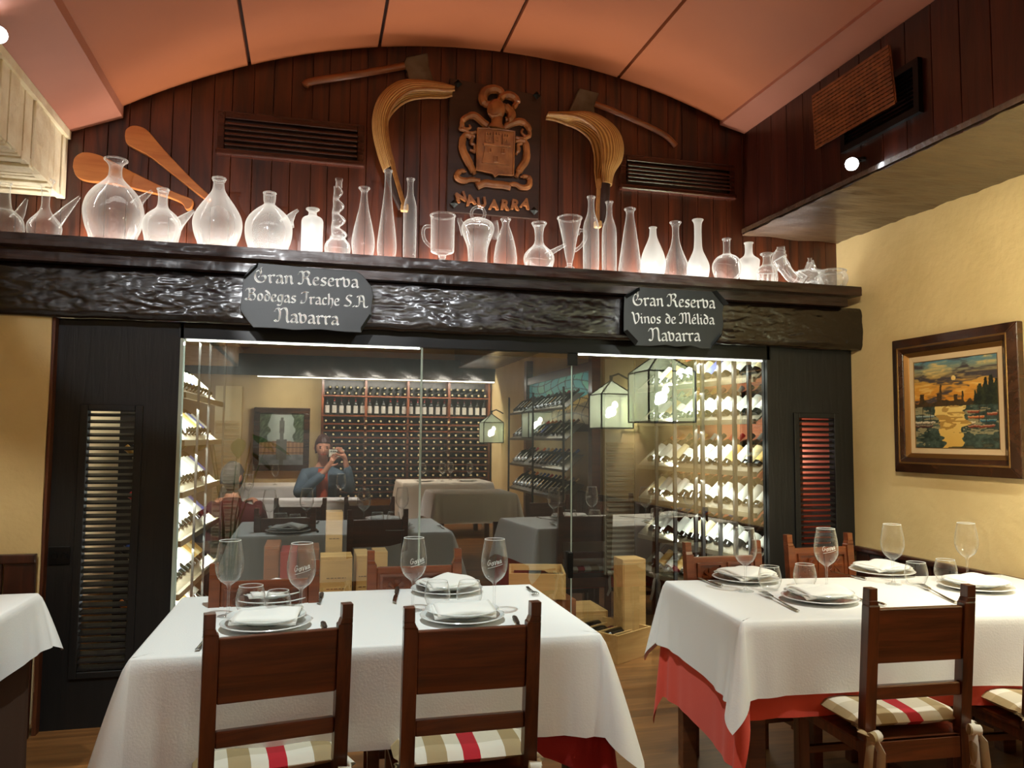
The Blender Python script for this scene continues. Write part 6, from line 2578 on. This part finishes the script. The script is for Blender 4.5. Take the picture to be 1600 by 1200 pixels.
hc_ = hand('rh', hR, (-.5, .25, .85), (-.6, .5, -.3), .45, (-.6, .6, -.2)) + hand('lh', hL, (.45, .3, .85), (.4, .6, .1), .45, (.5, .3, -.5))
hc_ = [[(('rhw' if k == 'rhw' else 'lhw' if k == 'lhw' else k), p, r) for k, p, r in ch] for ch in hc_]
bd = skin_body('body', 'skin', per, arm+hc_, 1, (('denim', 'trouser'), lambda c: 2 if c.z < .64 and c.z > .12 else (1 if c.z < sh_z+.03 and (c-hR).length > .115 and (c-hL).length > .115 and c.z > .64 else 0)))
head(per, c_h, (.05, 1, -.05), hair='hair_red', long=True)
skin_body('jacket', 'denim', per, [
    [('pel', W(0, -.01, .60), (.165, .125)), ('wa', W(0, -.01, .70), (.165, .125)), ('ch', W(0, .0, sh_z-.14), (.180, .125)), ('ub', W(0, .01, sh_z-.03), (.15, .115)), ('cl', W(0, .02, sh_z+.03), .085)],
    [('ub', 0, 0), ('sR', W(.17, .02, sh_z-.045), .085), ('eR', W(.30, .13, sh_z-.22), .062), ('rw', hR+Vector((.02, -.025, -.075)), .046)],
    [('ub', 0, 0), ('sL', W(-.17, .02, sh_z-.045), .085), ('eL', W(-.26, .16, sh_z-.26), .062), ('lw', hL+Vector((-.035, -.025, -.07)), .046)]], 1)
m = MB()
m.grid(lambda u, v: (-.055+.11*u + .0*v, .135+.035*math.sin(PI*v)-.25*(u-.5)**2, .60+(sh_z+.02-.60)*v), 8, 12)
m.build('orange_shirt', 'tee', per, smooth=True, solid=.012)
skin_body('trousers', 'trouser', per, [
    [('pel', W(0, 0, .58), (.165, .13)), ('tR', W(.11, .20, .57), .097), ('kR', W(.13, .42, .53), .074), ('aR', W(.13, .44, .12), .056)],
    [('pel', 0, 0), ('tL', W(-.11, .20, .57), .097), ('kL', W(-.13, .42, .53), .074), ('aL', W(-.13, .44, .12), .056)]], 1)
pn = thing('phone', 'pale phone held up by the photographer, mirrored in the glass', 'phone', ph_)
MB().box(-.078, .078, -.004, .004, -.037, .037).build('case', 'phone', pn, bevel=.003)
m = MB()
for k in range(3):
    m.lathe([(0, 0), (.007, 0), (.007, .002), (0, .002)], 12, (-.055+.02*k, 0, 0))
o = m.build('camera_lenses', 'blackmetal', pn)
o.data.transform(Matrix.Rotation(-PI/2, 4, 'X'))
o.location = (0, .0045, .018)

# the seated man in maroon with his back to the glass
mh = rf(364, 748, 6.9)
man = thing('person', 'grey-haired man in a maroon sweater seated with his back to the glass, mirrored', 'person', (mh.x, mh.y+.02, 0))
hz2 = mh.z
s2z = hz2-.22
skin_body('body', 'skin', man, [
    [('pel', W(0, 0, .58), (.16, .13)), ('wa', W(0, .0, .66), (.12, .09)), ('ch', W(0, .0, s2z-.14), (.13, .09)), ('ub', W(0, .0, s2z-.05), (.085, .065)), ('nk', W(0, -.01, s2z+.06), .06), ('hd', W(0, -.02, hz2-.06), .055)],
    [('ub', 0, 0), ('sR', W(.19, 0, s2z-.05), .066), ('eR', W(.27, -.12, s2z-.30), .050), ('rhw', W(.16, -.33, .80), .030)],
    [('ub', 0, 0), ('sL', W(-.19, 0, s2z-.05), .066), ('eL', W(-.27, -.12, s2z-.30), .050), ('lhw', W(-.14, -.33, .80), .030)],
    [('pel', 0, 0), ('tR', W(.11, -.20, .57), .088), ('kR', W(.14, -.42, .53), .064), ('aR', W(.14, -.40, .10), .043), ('fR', W(.14, -.50, .035), .036)],
    [('pel', 0, 0), ('tL', W(-.11, -.20, .57), .088), ('kL', W(-.14, -.42, .53), .064), ('aL', W(-.14, -.40, .10), .043), ('fL', W(-.14, -.50, .035), .036)]]
    + [[(k.replace('rhw', 'rhw'), p, r) for k, p, r in ch] for ch in hand('rh', (.16, -.33, .80), (-.5, -.8, -.05), (0, 0, -1), .4, (-.6, .4, 0)) + hand('lh', (-.14, -.33, .80), (.5, -.8, -.05), (0, 0, -1), .4, (.6, .4, 0))], 1, (('maroon', 'trouser'), lambda c: 2 if .12 < c.z < .64 else (1 if c.z > .64 and c.z < s2z+.08 and (c-Vector((.16, -.38, .80))).length > .12 and (c-Vector((-.14, -.38, .80))).length > .12 else 0)))
head(man, Vector((0, -.02, hz2)), (.55, -.8, -.05), hair='hair_grey')
skin_body('sweater', 'maroon', man, [
    [('pel', W(0, .0, .60), (.185, .145)), ('wa', W(0, .02, .70), (.18, .14)), ('ch', W(0, .02, s2z-.14), (.195, .14)), ('ub', W(0, .01, s2z-.03), (.16, .13)), ('cl', W(0, 0, s2z+.03), .085)],
    [('ub', 0, 0), ('sR', W(.19, 0, s2z-.06), .085), ('eR', W(.27, -.12, s2z-.30), .066), ('rw', W(.185, -.28, .80), .048)],
    [('ub', 0, 0), ('sL', W(-.19, 0, s2z-.06), .085), ('eL', W(-.27, -.12, s2z-.30), .066), ('lw', W(-.165, -.28, .80), .048)]], 1)
skin_body('trousers', 'trouser', man, [
    [('pel', W(0, 0, .58), (.175, .14)), ('tR', W(.11, -.20, .57), .10), ('kR', W(.14, -.42, .53), .076), ('aR', W(.14, -.40, .12), .058)],
    [('pel', 0, 0), ('tL', W(-.11, -.20, .57), .10), ('kL', W(-.14, -.42, .53), .076), ('aL', W(-.14, -.40, .12), .058)]], 1)
GS = 'chairs of the seated people'
dup(ch1, (hp.x, hp.y-.08, -.03), 0, 'dark wooden chair on which the photographer sits', GS)
st = thing('stool', 'backless wooden stool on which the man in maroon sits, mirrored', 'stool', (mh.x, mh.y, 0))
MB().box(-.19, .19, -.19, .19, .40, .44).build('seat', 'chair', st, bevel=.01)
for sx in (-1, 1):
    for sy in (-1, 1):
        MB().box(sx*.16-.018, sx*.16+.018, sy*.16-.018, sy*.16+.018, 0, .40).build('leg', 'chair', st, bevel=.003)
